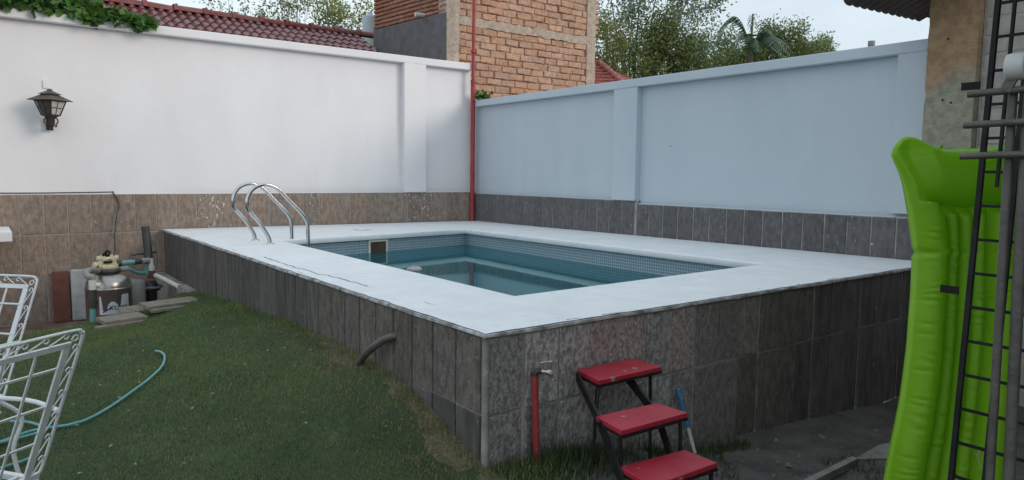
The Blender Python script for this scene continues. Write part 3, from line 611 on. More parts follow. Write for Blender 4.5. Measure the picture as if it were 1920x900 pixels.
def sub(o, par):                                           # sub-part built in world coordinates
    o.parent = par; o.matrix_parent_inverse = (Matrix.Translation(-V(tw.location)) if False else Matrix.Identity(4)) 
random.seed(21)
def brick_at(par, me, loc, rz, sx=1, sz=1, jit=1, nm='brick', tilt=0):
    o = link(nm, me, par, loc, (random.uniform(-.03, .03)*jit, tilt+random.uniform(-.02, .02)*jit, rz+random.uniform(-.03, .03)*jit), (sx, 1, sz)); return o
row = 0
z = 3.02
while z < 5.75:
    if 4.37 < z < 4.60: z = 4.655; row += 1
    xo = -.08 + (0 if row % 2 else -.18) + random.uniform(-.03, .03); x = xo
    while x < 3.15:
        lb_ = random.uniform(.30, .36); x0 = max(x, -.08); x1 = min(x+lb_, 3.16); wd = x1-x0
        if wd > .06:
            brick_at(core, random.choice(brs), ((x0+x1)/2, TY0+.135+random.uniform(-.016, .012), z+random.uniform(-.006, .006)), 0, wd/.335, random.uniform(.93, 1.04), 1.4)
        x += lb_+random.uniform(.006, .026)
    z += .134; row += 1
# toothed brick ends on the tower's right edge
for i in range(12):
    brick_at(core, brs[i % 7], (3.50, TY0+.20, 4.73+i*.11), 0, .42+.06*(i % 2), .62)
mb = MB(); mb.box((3.42, TY0+.09, 4.66), (3.47, TY0+1.2, 6.6)); adopt(tw, mb.build('brick_return', M['brick_red']))
# left face of the tower: thin rust-red courses above a dark render panel
br2 = [brick_mesh('brick', M['brick_red'], .46, .066, .05, seed=20+i) for i in range(4)]
for r_ in range(13):
    z = 4.665+r_*.083; y = TY0+.05 + (0 if r_ % 2 else .24)-.24
    while y < TY1:
        y0 = max(y, TY0+.01); y1 = min(y+.46, TY1); 
        if y1-y0 > .06: brick_at(core, random.choice(br2), (TX0+.045, (y0+y1)/2, z+(((y0+y1)/2-TY0)/3.0)*.13), R(-90), (y1-y0)/.46, 1, .15, tilt=.043)
        y += .472
mb = MB(); mb.add([(TX0-.012, TY0+.02, 2.5), (TX0-.012, TY1, 2.5), (TX0-.012, TY1, 4.745), (TX0-.012, TY0+.02, 4.615), (TX0+.06, TY0+.02, 2.5), (TX0+.06, TY1, 2.5), (TX0+.06, TY1, 4.745), (TX0+.06, TY0+.02, 4.615)], [(1,0,3,2),(2,3,7,6),(0,4,7,3),(5,1,2,6)])
adopt(tw, mb.build('render_panel', M['render_dark']))
mb = MB(); mb.tube([(TX0+.02, 1.2, 4.695), (TX0-.20, 1.2, 4.685)], .04, 12); adopt(tw, mb.build('spout', M['whitepvc']))

# ------------------------------------------------------------------ neighbour's tiled roof behind the left wall
nh = thing('neighbour_house', (-4.5, 3, 0), 'neighbouring house with a glazed dark red tiled roof behind the white wall', 'house')
mb = MB(); mb.box((-9.5, 1.0, 0), (-.5, 7, 3.25)); adopt(nh, mb.build('wall', M['houseplaster']))
RZ, RY, SL = 4.69, 4.0, math.tan(R(25))
rf = MB(); rf.add([(-9.8, RY, RZ-.05), (-.42, RY, RZ-.05), (-.42, .5, RZ-.05-3.5*SL), (-9.8, .5, RZ-.05-3.5*SL), (-9.8, 7.5, RZ-.05-3.5*SL), (-.42, 7.5, RZ-.05-3.5*SL)], [(3,2,1,0),(0,1,5,4)])
roof = rf.build('roof', M['ridge']); adopt(nh, roof)
def stile(name, m, wd=.185, L=.42):
    mb = MB(); n = 8; vs = []
    for j, (y, dz) in enumerate(((0, 0), (L, 0))):
        for k in range(n+1):
            t = k/n; x = (t-.5)*wd; h = .045*math.sin(math.pi*min(t/.6, 1)) if t < .6 else -.016*math.sin(math.pi*(t-.6)/.4)
            vs.append((x, y, h+.03 if j == 0 else h))
    for k in range(n+1): vs.append((vs[k][0], vs[k][1], vs[k][2]-.028))
    mb.add(vs, [(k, k+1, n+1+k+1, n+1+k) for k in range(n)], True); mb.add(vs, [(2*(n+1)+k, 2*(n+1)+k+1, k+1, k) for k in range(n)]); return mb.mesh(name, m)
st_me = stile('roof_tile', M['rooftile']); cs, sn = math.cos(R(25)), math.sin(R(25))
for r_ in range(7):
    d_ = .33*(r_+1)
    for k in range(42):
        x = -.56-.166*k + (.0 if r_ % 2 else .0)
        if x > -.5 or x < -7.4: continue
        o = link('roof_tile', st_me, roof, (x, RY-d_*cs-.0, RZ-d_*sn+.0), (R(25)+random.uniform(-.01, .01), random.uniform(-.02, .02), random.uniform(-.012, .012)))
mb = MB(); n = 8
for k in range(n+1): pass
vs = []
for j, (x, r_) in enumerate(((0, .13), (.07, .155), (.09, .118), (.56, .105))):
    for k in range(n+1): a_ = math.pi*k/n; vs.append((x, math.cos(a_)*r_*1.05, math.sin(a_)*r_))
mb.add(vs, [(j*(n+1)+k, j*(n+1)+k+1, (j+1)*(n+1)+k+1, (j+1)*(n+1)+k) for j in range(3) for k in range(n)], True); rc = mb.mesh('ridge_tile', M['ridge'])
for k in range(13):
    o = link('ridge_tile', rc, roof, (-1.08-.545*k+.55, RY, RZ+.005), (random.uniform(-.03, .03), random.uniform(-.02, .02), random.uniform(-.02, .02)))
wb = thing('water_tank', at(694, 62, 17.6), 'pale blue-grey tank standing behind the red roof beside the brick tower', 'tank')
mb = MB(); mb.lathe([(0, .50), (.06, .50), (.07, .44), (.17, .40), (.19, .36), (.19, -5.2), (0, -5.2)], n=20); mb.build('tank_body', M['boxblue'], wb)

# small far red roof right of the tower
fh = thing('far_house', at(1140, 140, 17) - V((0, 0, 3.9)), 'distant house with a faded red hipped roof peeping over the right wall beside the tower', 'house')
def P17(x, y, t): return at(x, y, t)
a1, a2, a3, a4 = P17(1098, 119, 18), P17(1124, 120, 18), P17(1175, 152, 17.4), P17(1098, 175, 15.5); a5 = P17(1185, 176, 15.6); a6 = P17(1230, 170, 18)
mb = MB(); mb.add([a1, a2, a3, a5, a4, a6], [(0, 4, 3, 2, 1), (1, 2, 3, 5)]); rfo = mb.build('roof', M['far']); adopt(fh, rfo)
mb = MB(); mb.tube([a1+V((0, 0, .02)), a2+V((0, 0, .02))], .07, 6)
prev = a2
for k in range(9):
    p = a2.lerp(a5, (k+1)/9); mb.tube([prev+V((0, 0, .05)), p+V((0, 0, .02))], [.085, .06], 6); prev = p
for r_ in range(9):
    t = (r_+.5)/9; q0 = a1.lerp(a4, t); q1 = a2.lerp(a5, t); n_ = 26
    mb.tube([q0.lerp(q1, k/n_)+V((0, 0, .012+.028*(k % 2))) for k in range(n_+1)], .028, 5, smooth=False)
o = mb.build('roof_tiles', M['far']); tag(o, kind='stuff'); adopt(fh, o)
mb = MB(); c = V(fh.location); mb.box((-1.4, .3, 0), (1.0, 2.0, 3.1)); mb.build('wall', M['houseplaster'], fh)
# vent stub far behind the right wall
vp = thing('vent_pipe', at(1633, 100, 14), 'short grey vent pipe poking above the right wall under the eave', 'pipe')
mb = MB(); mb.tube([(0, 0, -4), (0, 0, .16)], .055, 12); mb.build('pipe', M['greypvc'], vp)
mb = MB(); mb.tube([(0, 0, .14), (0, 0, .235)], .066, 12); mb.build('cowl', M['greypvc'], vp)

# ------------------------------------------------------------------ house on the right: pillar, painted brick, eave, unseen porch behind the camera
hs = thing('house', (.2, -11, 0), 'house with an ochre stained pillar and grey painted brick wall at the right edge', 'house')
mb = MB(); n = 90; vs = []
for i in range(n+1):
    z = -.7+4.06*i/n; e = mnoise.noise(V((0, 0, z*6)))*.012+mnoise.noise(V((0, 3, z*25)))*.006
    vs += [(-.10, -8.09+e, z), (-.10+random.uniform(-.003, .003), -8.3, z), (-.10, -8.525+e*.5, z), (.4, -8.525, z), (.4, -8.06, z)]
mb.add(vs, [(5*i+(k+1) % 5, 5*i+k, 5*i+5+k, 5*i+5+(k+1) % 5) for i in range(n) for k in range(5)]); 
pil = mb.build('pillar', M['pillar']); adopt(hs, pil)
hb = MB()
for y, z in ((-8.27, 2.93), (-8.255, 2.36), (-8.33, 2.33), (-8.27, 1.82)):
    hb.tube([(-.1025, y, z), (-.099, y, z)], .011, 8)
adopt(hs, hb.build('holes', M['black']))
mb = MB(); mb.box((.0, -15, -.7), (.4, -8.53, 3.4)); hw = mb.build('wall', M['plasterg']); adopt(hs, hw)
gb = [brick_mesh('brick', M['plasterg'], .36, .158, .035, seed=40+i) for i in range(4)]
for r_ in range(19):
    z = .35+r_*.166; y = -8.55 + (.17 if r_ % 2 else 0)
    while y > -11.4:
        y1 = min(y, -8.55); y0 = y-.36
        if y1-y0 > .05: brick_at(hw, random.choice(gb), (.028+random.uniform(-.003, .003), (y0+y1)/2, z), R(-90), (y1-y0)/.36, 1, .4)
        y -= .366
# eave with curved tile ends, over the corner of the pool
e0 = V((-.968, -7.776, 3.25)); e1 = V((.283, -7.88, 3.25)); ed = (e1-e0).normalized(); back = V((ed.y, -ed.x, 0)).normalized()
ev = MB(); 
vs = [e0-ed*.0, e1+ed*.6, e1+ed*.6+back*.9+V((0, 0, .38)), e0+back*.9+V((0, 0, .38))]
ev.add(vs+[v+V((0, 0, .04)) for v in vs], [(3,2,1,0),(4,5,6,7),(0,1,5,4),(1,2,6,5),(2,3,7,6),(3,0,4,7)]); eo = ev.build('eave', M['roofunder']); adopt(hs, eo)
mb = MB(); n = 8; vs = []
for j, y in enumerate((0, .5)):
    for k in range(n+1): a_ = math.pi*k/n; vs.append((math.cos(a_)*.062, y, -math.sin(a_)*.035 + (0 if j else 0)))
for j, y in enumerate((0, .5)):
    for k in range(n+1): a_ = math.pi*k/n; vs.append((math.cos(a_)*.062, y, -math.sin(a_)*.035+.018))
q = n+1; mb.add(vs, [(k, k+1, q+k+1, q+k) for k in range(n)]+[(2*q+k+1, 2*q+k, 3*q+k, 3*q+k+1) for k in range(n)]+[(k+1, k, 2*q+k, 2*q+k+1) for k in range(n)], True); et = mb.mesh('eave_tile', M['roofunder'])
L_ = (e1-e0).length; ang = math.atan2(back.y, back.x)-math.pi/2; slope = math.atan2(.38, .9)
for k in range(13):
    p = e0+ed*(.02+.118*k) - back*.05
    if k*.118 > L_-.03: break
    link('eave_tile', et, eo, p-V((0, 0, .012)), (slope, 0, ang))
# unseen porch and back wall, put in behind the camera to shade the near ground
mb = MB(); mb.box((-5.2, -15, 2.95), (-.01, -9.95, 3.10)); adopt(hs, mb.build('unseen_porch_roof', M['roofunder']))
mb = MB(); mb.box((-5.2, -15.2, -.1), (-.01, -15.0, 3.5)); adopt(hs, mb.build('unseen_back_wall', M['houseplaster']))
mb = MB(); mb.box((.41, -26, -.1), (6, -9.4, 4.1)); adopt(hs, mb.build('unseen_house_block', M['houseplaster']))  # unseen house body, made tall to hold the low sun off the lawn
for x in (-5.0, ):
    mb = MB(); mb.box((x-.15, -14.9, -.1), (x+.15, -14.6, 2.95)); adopt(hs, mb.build('unseen_porch_post', M['houseplaster']))

# ------------------------------------------------------------------ vines
def leafcloud(name, m, pts, size, parent=None, up=.3, world=True, tint=None, ar=.55):
    pts = np.asarray(pts, float); n = len(pts); nrm = rng.normal(size=(n, 3)); nrm[:, 2] = np.abs(nrm[:, 2])+up; nrm /= np.linalg.norm(nrm, axis=1)[:, None]
    t = rng.normal(size=(n, 3)); t -= nrm*np.sum(t*nrm, 1)[:, None]; t /= np.linalg.norm(t, axis=1)[:, None]; b_ = np.cross(nrm, t)
    s_ = size*rng.uniform(.55, 1.3, n)[:, None]
    v = np.empty((n, 4, 3)); v[:, 0] = pts; v[:, 1] = pts+(t*.5+b_*ar*.5)*s_; v[:, 2] = pts+t*s_; v[:, 3] = pts+(t*.5-b_*ar*.5)*s_
    me = bpy.data.meshes.new(name); me.vertices.add(4*n); me.vertices.foreach_set('co', v.ravel()); me.loops.add(4*n); me.loops.foreach_set('vertex_index', np.arange(4*n))
    me.polygons.add(n); me.polygons.foreach_set('loop_start', np.arange(0, 4*n, 4)); me.polygons.foreach_set('loop_total', np.full(n, 4)); me.update(calc_edges=True)
    at_ = me.color_attributes.new('tint', 'FLOAT_COLOR', 'POINT'); tn = rng.uniform(.6, 1.35, (n, 1))*np.ones((n, 3)) if tint is None else tint
    c = np.ones((n, 4, 4)); c[:, :, :3] = tn[:, None, :]; at_.data.foreach_set('color', c.ravel()); me.materials.append(m)
    o = bpy.data.objects.new(name, me); COL.objects.link(o)
    if parent: o.parent = parent
    return o
vn = thing('ivy', (-6.5, .0, 3.66), 'green creeper spilling over the coping of the white wall at the top left', 'creeper')
pts = []
for i in range(1500):
    x = random.uniform(-8.2, -5.42); base = 3.70; t = (x+8.2)/2.8
    hang = .05+.17*abs(mnoise.noise(V((x*4.0, 1, 0))))*1.8 if x > -6.35 else .03+.06*abs(mnoise.noise(V((x*5, 4, 0))))
    top_ = .30 if x < -6.3 else .30*max(.25, (-5.3-x)/1.0)
    z = random.uniform(-hang, top_*(.6+.6*abs(mnoise.noise(V((x*3, 9, 0)))))); y = -.06+random.uniform(-.05, .05) if z < .0 else random.uniform(-.08, .3)
    pts.append((x+6.5, y, z+.03))
o = leafcloud('foliage', M['ivy'], pts, .115, vn, .2, ar=.9); o['kind'] = 'stuff'
mb = MB(); mb.tube(smoothpath([(-1.7, .1, .03), (-.8, .05, .05), (-.2, .0, .03), (.5, -.02, .04), (1.0, .02, .03)]), .012, 6); mb.build('stem', M['bark'], vn)
v2 = thing('ivy', (.12, -.16, 2.98), 'small tuft of creeper growing in the corner beside the red pipe', 'creeper')
pts = [(random.gauss(0, .07), random.gauss(0, .06), abs(random.gauss(0, .06))) for _ in range(110)]
o = leafcloud('foliage', M['ivy'], pts, .085, v2, .3, ar=.9); o['kind'] = 'stuff'

# ------------------------------------------------------------------ trees behind
def tree(label, base, height, crown, m, nclump, per, leaf, trunk_r=.12, droop=0, seed=1, name='tree', group='trees behind the walls', tintbase=1.0, spread_clump=.35, flat=False):
    """crown: list of (dx, dy, z, rx, ry, rz, weight) blobs relative to base"""
    rd = random.Random(seed); t = thing(name, base, label, 'tree', group)
    tr = MB(); top = V((0, 0, height*.55)); p0 = [V((0, 0, -.2)), V((rd.uniform(-.1, .1), rd.uniform(-.1, .1), height*.25)), V((rd.uniform(-.2, .2), rd.uniform(-.2, .2), height*.5))]
    tr.tube(smoothpath(p0, 4), [trunk_r*(1-.04*i) for i in range(9)], 8)
    ws = [c_[6] for c_ in crown]; pts = []; tn = []
    for k in range(nclump):
        c_ = rd.choices(crown, ws)[0]
        while True:
            q = V((rd.uniform(-1, 1), rd.uniform(-1, 1), rd.uniform(-1, 1)))
            if .15 < q.length < 1: break
        q = q * (q.length**-.35)
        cc = V((c_[0]+q.x*c_[3], c_[1]+q.y*c_[4], c_[2]+q.z*c_[5]))
        st_ = p0[2].lerp(p0[1], rd.random()*.8); mid = st_.lerp(cc, .55)+V((rd.uniform(-.2, .2), rd.uniform(-.2, .2), rd.uniform(-.1, .25)))
        if k % 6 == 0 or nclump < 60: tr.tube(smoothpath([st_, mid, cc], 3), [trunk_r*.30, trunk_r*.26, trunk_r*.2, trunk_r*.16, trunk_r*.11, trunk_r*.07, .005], 5)
        sp = spread_clump*rd.uniform(.6, 1.3); br = tintbase*rd.uniform(.65, 1.3); dirn = (cc-st_).normalized()
        for _ in range(int(per*rd.uniform(.5, 1.5))):
            u = abs(rd.gauss(0, 1))
            g_ = V((rd.gauss(0, 1), rd.gauss(0, 1), rd.gauss(0, .75)))*sp*.5
            p = cc + g_ + dirn*rd.uniform(-sp, sp*.8) - V((0, 0, droop*u*.3))
            pts.append(tuple(p)); b1 = br*rd.uniform(.75, 1.25); tn.append((b1*rd.uniform(.9, 1.15), b1, b1*rd.uniform(.8, 1.1)))
    tr.build('trunk', M['bark'], t)
    o = leafcloud('crown', m, pts, leaf, t, .2, tint=np.array(tn)); return t
def basep(px_, py_, t):
    p = at(px_, py_, t); return V((p.x, p.y, -.02)), p.z
def crown_px(base, blobs, t):
    out_ = []
    for (px_, py_, rx, rz, w_) in blobs:
        p = at(px_, py_, t); s_ = t/1341.87
        out_.append((p.x-base.x, p.y-base.y, p.z, rx*s_, rx*s_, rz*s_, w_))
    return out_
b0, _ = basep(1190, 100, 21); 
tree('tall airy blue-green tree whose thin upper branches rise out of the frame beside the tower', b0, 7, crown_px(b0, [(1170, -20, 75, 60, 3), (1240, -5, 85, 55, 3), (1300, -25, 55, 35, 2.4), (1320, 10, 30, 20, .6), (1160, 60, 50, 40, 1.5), (1240, 50, 50, 35, 1.4)], 21), M['leaf_b'], 130, 55, .10, .16, seed=3, spread_clump=.36)
b0, _ = basep(1150, 100, 18.5)
tree('yellow-green leafy tree low against the right edge of the brick tower', b0, 5, crown_px(b0, [(1140, 80, 38, 40, 2), (1160, 130, 55, 35, 2), (1128, 50, 15, 25, .8)], 18.5), M['leaf_y'], 60, 60, .085, .1, seed=5, spread_clump=.28, tintbase=.75)
b0, _ = basep(1235, 100, 20)
tree('dense dark green tree in the middle of the group over the right wall', b0, 5.5, crown_px(b0, [(1215, 120, 85, 45, 4), (1260, 85, 60, 45, 3), (1240, 60, 38, 38, 1.5), (1320, 125, 55, 30, 2)], 20), M['leaf'], 230, 62, .09, .14, seed=8, spread_clump=.30, tintbase=.8)
b0, _ = basep(1345, 100, 22)
tree('thin sparse tree between the dark tree and the palm', b0, 5.6, crown_px(b0, [(1345, 105, 50, 34, 2.4), (1350, 65, 45, 22, 1.2), (1300, 90, 25, 20, 1), (1395, 115, 40, 22, 2)], 22), M['leaf_b'], 130, 44, .09, .08, seed=9, spread_clump=.26)
b0, _ = basep(1470, 100, 21)
tree('round mid-green tree to the right of the palm over the right wall', b0, 5.4, crown_px(b0, [(1465, 88, 42, 32, 3), (1445, 62, 22, 18, .8), (1500, 100, 38, 24, 2), (1425, 110, 35, 22, 1.2), (1485, 55, 30, 12, .4)], 21), M['leaf'], 170, 50, .085, .1, seed=12, spread_clump=.24, tintbase=.95)
b0, _ = basep(1540, 110, 22)
tree('smallest shrub-like tree at the right end of the tree line', b0, 5, crown_px(b0, [(1535, 98, 32, 18, 3), (1548, 78, 14, 12, .5), (1562, 104, 14, 10, .5), (1510, 110, 20, 14, 1)], 22), M['leaf'], 85, 42, .08, .07, seed=14, spread_clump=.2, tintbase=1.1)
b0, _ = basep(650, 20, 22)
tree('light yellow-green tree beside the pale tank behind the red roof', b0, 6, crown_px(b0, [(655, 35, 42, 34, 2.4), (610, 20, 28, 34, 1.6), (690, 10, 18, 30, .8), (590, -25, 60, 18, 1)], 22), M['leaf_y'], 95, 32, .10, .1, seed=16, spread_clump=.28, tintbase=.95)
b0, _ = basep(540, 20, 23)
tree('sparse tree with loose leafy twigs against the sky behind the red roof', b0, 6, crown_px(b0, [(520, 18, 40, 20, 2), (560, 0, 45, 14, 1.2), (500, 30, 20, 12, .8)], 23), M['leaf_y'], 46, 24, .10, .07, seed=18, spread_clump=.28, tintbase=.8)
b0, _ = basep(440, 10, 24)
tree('bare wispy tree with few leaves left of the sparse tree above the roof ridge', b0, 6, crown_px(b0, [(430, 5, 45, 14, 1.5), (470, 18, 18, 12, 1)], 24), M['leaf_y'], 22, 14, .10, .05, seed=19, spread_clump=.22, tintbase=.7)

# palm
pb0, pz = basep(1408, 96, 17); pz += .6
pm = thing('palm', pb0, 'palm with arching feathery fronds and a bare upright spear over the right wall', 'palm tree', 'trees behind the walls')
mb = MB(); mb.tube([(0, 0, -.2), (0, 0, pz-.66)], [.10, .06], 10); mb.build('trunk', M['bark'], pm)
rd = random.Random(4); crv = cr.copy(); crv.z = 0; crv.normalize(); depth = V((-crv.y, crv.x, 0))
for i in range(20):
    a_ = rd.uniform(0, 2*math.pi); el = rd.uniform(.5, 1.1); L_ = rd.uniform(.55, .85); d_ = crv*math.cos(a_)+depth*math.sin(a_)
    if i < 3: d_ = -crv*.9+depth*.2*(i-1); L_ = 1.1; el = 1.0+.08*i
    P0 = V((0, 0, pz-.6)); pts_ = []
    for k in range(13): t = k/12; pts_.append(P0 + d_*L_*t*math.cos(el)*1.7 + V((0, 0, L_*(math.sin(el)*t*2.7 - 2.0*t*t))))
    mb = MB(); mb.tube(pts_, [.018*(1-.8*k/12) for k in range(13)], 4)
    for k in range(2, 13):
        for sub_ in (0, .5):
            if k == 12 and sub_: continue
            p = pts_[k].lerp(pts_[min(k+1, 12)], sub_); tt = (pts_[k]-pts_[k-1]).normalized(); side = tt.cross(V((0, 0, 1))).normalized()
            ll = .30*math.sin(math.pi*min(.98, (k+sub_)/13.5)**.8)
            for s_ in (-1, 1):
                q_ = p+side*s_*ll*.8+tt*ll*.35-V((0, 0, ll*.45*rd.uniform(.6, 1.4)))
                mb.add([p-tt*.018, p+tt*.018, q_], [(0, 1, 2)])
    fo = mb.build('frond', mat('palm_green', (.07, .12, .07), (.11, .17, .09), 6, .6) if i == 0 else bpy.data.materials['palm_green'], pm)
sp = at(1412, 24, 17); sb = V((0, 0, pz-.7)); st_ = V((sp.x-pb0.x, sp.y-pb0.y, sp.z))
mb = MB(); mb.tube([sb, sb.lerp(st_, .6), st_], [.04, .026, .014], 6)
for k in range(16):
    p = sb.lerp(st_, .62+.022*k); a_ = rd.uniform(0, 6.28); d_ = V((math.cos(a_), math.sin(a_), 0)); mb.tube([p, p+d_*.07+V((0, 0, .05)), p+d_*.13-V((0, 0, .08))], [.014, .010, .003], 4)
mb.build('spear', bpy.data.materials['palm_green'], pm)
b0, _ = basep(1385, 130, 21)
tree('fine-stemmed bush at the foot of the palm behind the right wall', b0, 4.6, crown_px(b0, [(1385, 118, 50, 26, 2), (1420, 105, 25, 28, 1)], 21), M['leaf'], 110, 46, .08, .07, seed=31, spread_clump=.2, tintbase=.85)

# ------------------------------------------------------------------ wall lantern
lm = thing('wall_lantern', (-6.735, -.27, 2.28), 'dark metal pagoda-topped lantern hanging on the white wall', 'lantern', rz=R(43))
hT, hB, zt_, zb_ = .155, .088, .215, .0      # half widths
def frus(mb, h0, h1, z0, z1): mb.add([(sx*h0, sy*h0, z0) for sx, sy in sg]+[(sx*h1, sy*h1, z1) for sx, sy in sg], [(0,1,2,3)[::-1], (4,5,6,7)]+[(k, (k+1) % 4, 4+(k+1) % 4, 4+k) for k in range(4)])
mb = MB(); frus(mb, .225, .085, .218, .30); frus(mb, .225, .225, .212, .219); mb.build('lower_roof', M['bronze_l'], lm)
mb = MB(); frus(mb, .125, .018, .303, .362); frus(mb, .03, .02, .36, .382); mb.build('upper_roof', M['bronze_l'], lm)
fm = MB()
for sx, sy in sg: fm.bar((sx*hB, sy*hB, zb_), (sx*hT, sy*hT, zt_), .016, .016, up=(1, .3, 0))
for h_, z_ in ((hB, .006), (hT-.001, .208)):
    for k in range(4): a_, c_ = sg[k], sg[(k+1) % 4]; fm.bar((a_[0]*h_, a_[1]*h_, z_), (c_[0]*h_, c_[1]*h_, z_), .018, .02)
def facept(k, u, v, off_=0):   # face k between corners k,k+1
    h_ = hB+(hT-hB)*v + off_; a_, c_ = sg[k], sg[(k+1) % 4]; return V(((a_[0]+(c_[0]-a_[0])*u)*h_, (a_[1]+(c_[1]-a_[1])*u)*h_, zb_+(zt_-zb_)*v))
for k in range(4):
    fm.bar(facept(k, .5, .02, .001), facept(k, .5, .97, .001), .007, .007, up=(.3, 1, 0)); fm.bar(facept(k, .04, .5, .001), facept(k, .96, .5, .001), .007, .007)
fm.build('frame', M['bronze'], lm)
for k in range(4):
    for i in (0, 1):
        for j in (0, 1):
            p = MB(); u0, u1, v0, v1 = .06+.45*i, .49+.45*i, .08+.45*j, .48+.45*j
            p.add([facept(k, u0, v0, -.004), facept(k, u1, v0, -.004), facept(k, u1, v1, -.004), facept(k, u0, v1, -.004)]+[facept(k, u0, v0, -.008), facept(k, u1, v0, -.008), facept(k, u1, v1, -.008), facept(k, u0, v1, -.008)], [(0,1,2,3), (7,6,5,4)])
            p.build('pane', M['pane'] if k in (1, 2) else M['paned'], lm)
mb = MB(); frus(mb, .05, .085, -.03, -.001); frus(mb, .035, .04, -.14, -.03); frus(mb, .018, .03, -.165, -.14); mb.build('socket', M['bronze'], lm)
inv = Matrix.Rotation(-R(43), 4, 'Z')
for s_ in (-1, 1):
    mb = MB(); P_ = [inv @ V((s_*.04, 0, -.02)), inv @ V((s_*.085, 0, -.045)), inv @ V((s_*.095, 0, -.09)), inv @ V((s_*.065, 0, -.125)), inv @ V((s_*.075, 0, -.15)), inv @ V((s_*.045, 0, -.155))]
    mb.tube(smoothpath(P_, 5), .010, 6); mb.build('scroll', M['bronze'], lm)
mb = MB(); mb.tube([inv @ V((0, 0, -.10)), inv @ V((0, .15, -.16)), inv @ V((0, .31, -.12))], .016, 8); mb.tube([inv @ V((0, 0, -.19)), inv @ V((0, 0, -.15))], .012, 8); mb.box((-.05, -.0, -.2), (.05, .02, .0), inv @ Matrix.Translation((0, .31, 0))); mb.build('wall_bracket', M['bronze'], lm)
lm.scale = (.8, .8, .9); lm.location.y = -.22; lm.location.z = 2.30
mb = MB(); mb.box((-6.785, .080, 2.68), (-6.735, .099, 2.78)); o = mb.build('junction_cover', M['white']); tag(o, 'small white cover plate on the wall just above the lantern', 'cover plate')

# ------------------------------------------------------------------ cable along the tile top and down to the pump
mb = MB(); P_ = [(-8.2, -.0, 1.298), (-7.0, -.0, 1.290), (-6.1, -.0, 1.298), (-6.04, -.01, 1.297), (-6.0, -.02, 1.24), (-5.96, -.03, 1.12), (-6.0, -.05, .97), (-6.04, -.10, .72), (-6.1, -.5, .52), (-6.2, -1.0, .44), (-6.24, -1.25, .43)]
mb.tube(smoothpath(P_, 5), .0085, 6); o = mb.build('cable', M['darkpipe']); tag(o, 'thin dark cable running along the tile top and down to the pump', 'cable')

# ------------------------------------------------------------------ filter tank and pump
tk = thing('sand_filter', (-6.29, -1.3, -.45), 'stainless filter tank with a cream valve head and a white label in the sunken corner', 'filter')
mb = MB(); mb.lathe([(.10, .80), (.14, .77), (.21, .735), (.245, .68), (.255, .62), (.255, .612), (.262, .608), (.262, .596), (.255, .592), (.255, .05), (.24, 0), (0, 0)], n=40); mb.build('tank', M['tank'], tk)
mb = MB(); mb.lathe([(0, .835), (.13, .835), (.145, .825), (.145, .79), (.12, .78)], n=28); mb.build('clamp_ring', M['darkpipe'], tk)
mb = MB(); mb.lathe([(0, .985), (.10, .985), (.115, .975), (.115, .955), (.095, .945), (.095, .90), (.115, .89), (.12, .84), (.10, .83)], n=20)
mb.box((-.10, -.095, .865), (.085, .09, .955))
for a_ in range(6): c_, s_ = math.cos(a_*1.047), math.sin(a_*1.047); mb.box((c_*.1-.02, s_*.1-.02, .945), (c_*.1+.02, s_*.1+.02, .995))
mb.tube([(-.09, -.02, .89), (-.16, -.04, .89)], .04, 12); mb.build('valve_head', M['cream'], tk)
mb = MB(); mb.box((-.055, -.125, .915), (.035, -.095, .94)); mb.build('valve_slot', M['black'], tk)
mb = MB(); mb.tube([(0, 0, .985), (0, .0, 1.02)], .03, 10); mb.tube([(-.05, 0, 1.0), (.0, -.02, 1.06), (.03, -.02, 1.03)], .018, 8); mb.build('valve_handle', M['black'], tk)
# label plate wrapping the tank front, flat print on it
mb = MB(); vs = []
def tp(a_, z, r_=.2575): a_ = a_*1.15+8; return V((math.sin(R(a_))*r_, -math.cos(R(a_))*r_, z+.075))
A = [(-32, .235), (-28, .40), (-25, .40), (-26, .27), (-16, .28), (-6, .38), (-2, .33), (4, .40), (10, .34), (14, .38), (14, .46), (38, .47), (38, .235)]
loA, hiA = -34, 34
n_ = 18; nm = lambda a_: .46 if a_ > 14 else (.31+.075*abs(math.sin((a_+20)/9.))) if a_ > -18 else (.45 if a_ < -29 else .275)
for i in range(n_+1):
    a_ = loA+(hiA-loA)*i/n_; vs += [tp(a_, .225), tp(a_, nm(a_))]
mb.add(vs, [(2*i, 2*i+2, 2*i+3, 2*i+1) for i in range(n_)]); lb = mb.build('label', M['labelw'], tk)
mb = MB()
def stroke(pts_, w_=.012):
    Q = [tp(a_, z, .2592) for a_, z in pts_]
    for p, q_ in zip(Q, Q[1:]):
        t = (q_-p).normalized(); nn_ = V((p.x, p.y, 0)).normalized(); s_ = t.cross(nn_)*w_/2; mb.add([p-s_, q_-s_, q_+s_, p+s_], [(0,1,2,3)])
# swoosh and the half-legible blue letters: x c e n
stroke([(-27, .255), (-20, .275), (-13, .30), (-8, .315)], .014); stroke([(-12, .335), (-6, .28)], .012); stroke([(-5, .335), (-13, .28)], .012)
stroke([(3, .318), (-1, .325), (-3, .305), (-1, .285), (3, .29)], .011); stroke([(6, .303), (12, .306), (11, .322), (7, .324), (5, .305), (8, .287), (12, .289)], .009)
stroke([(15, .285), (15, .32), (18, .325), (20, .315), (20, .285)], .010); stroke([(23, .285), (23, .32), (26, .325), (28, .315), (28, .285)], .010)
mb.build('lettering', M['labelb'], lb)
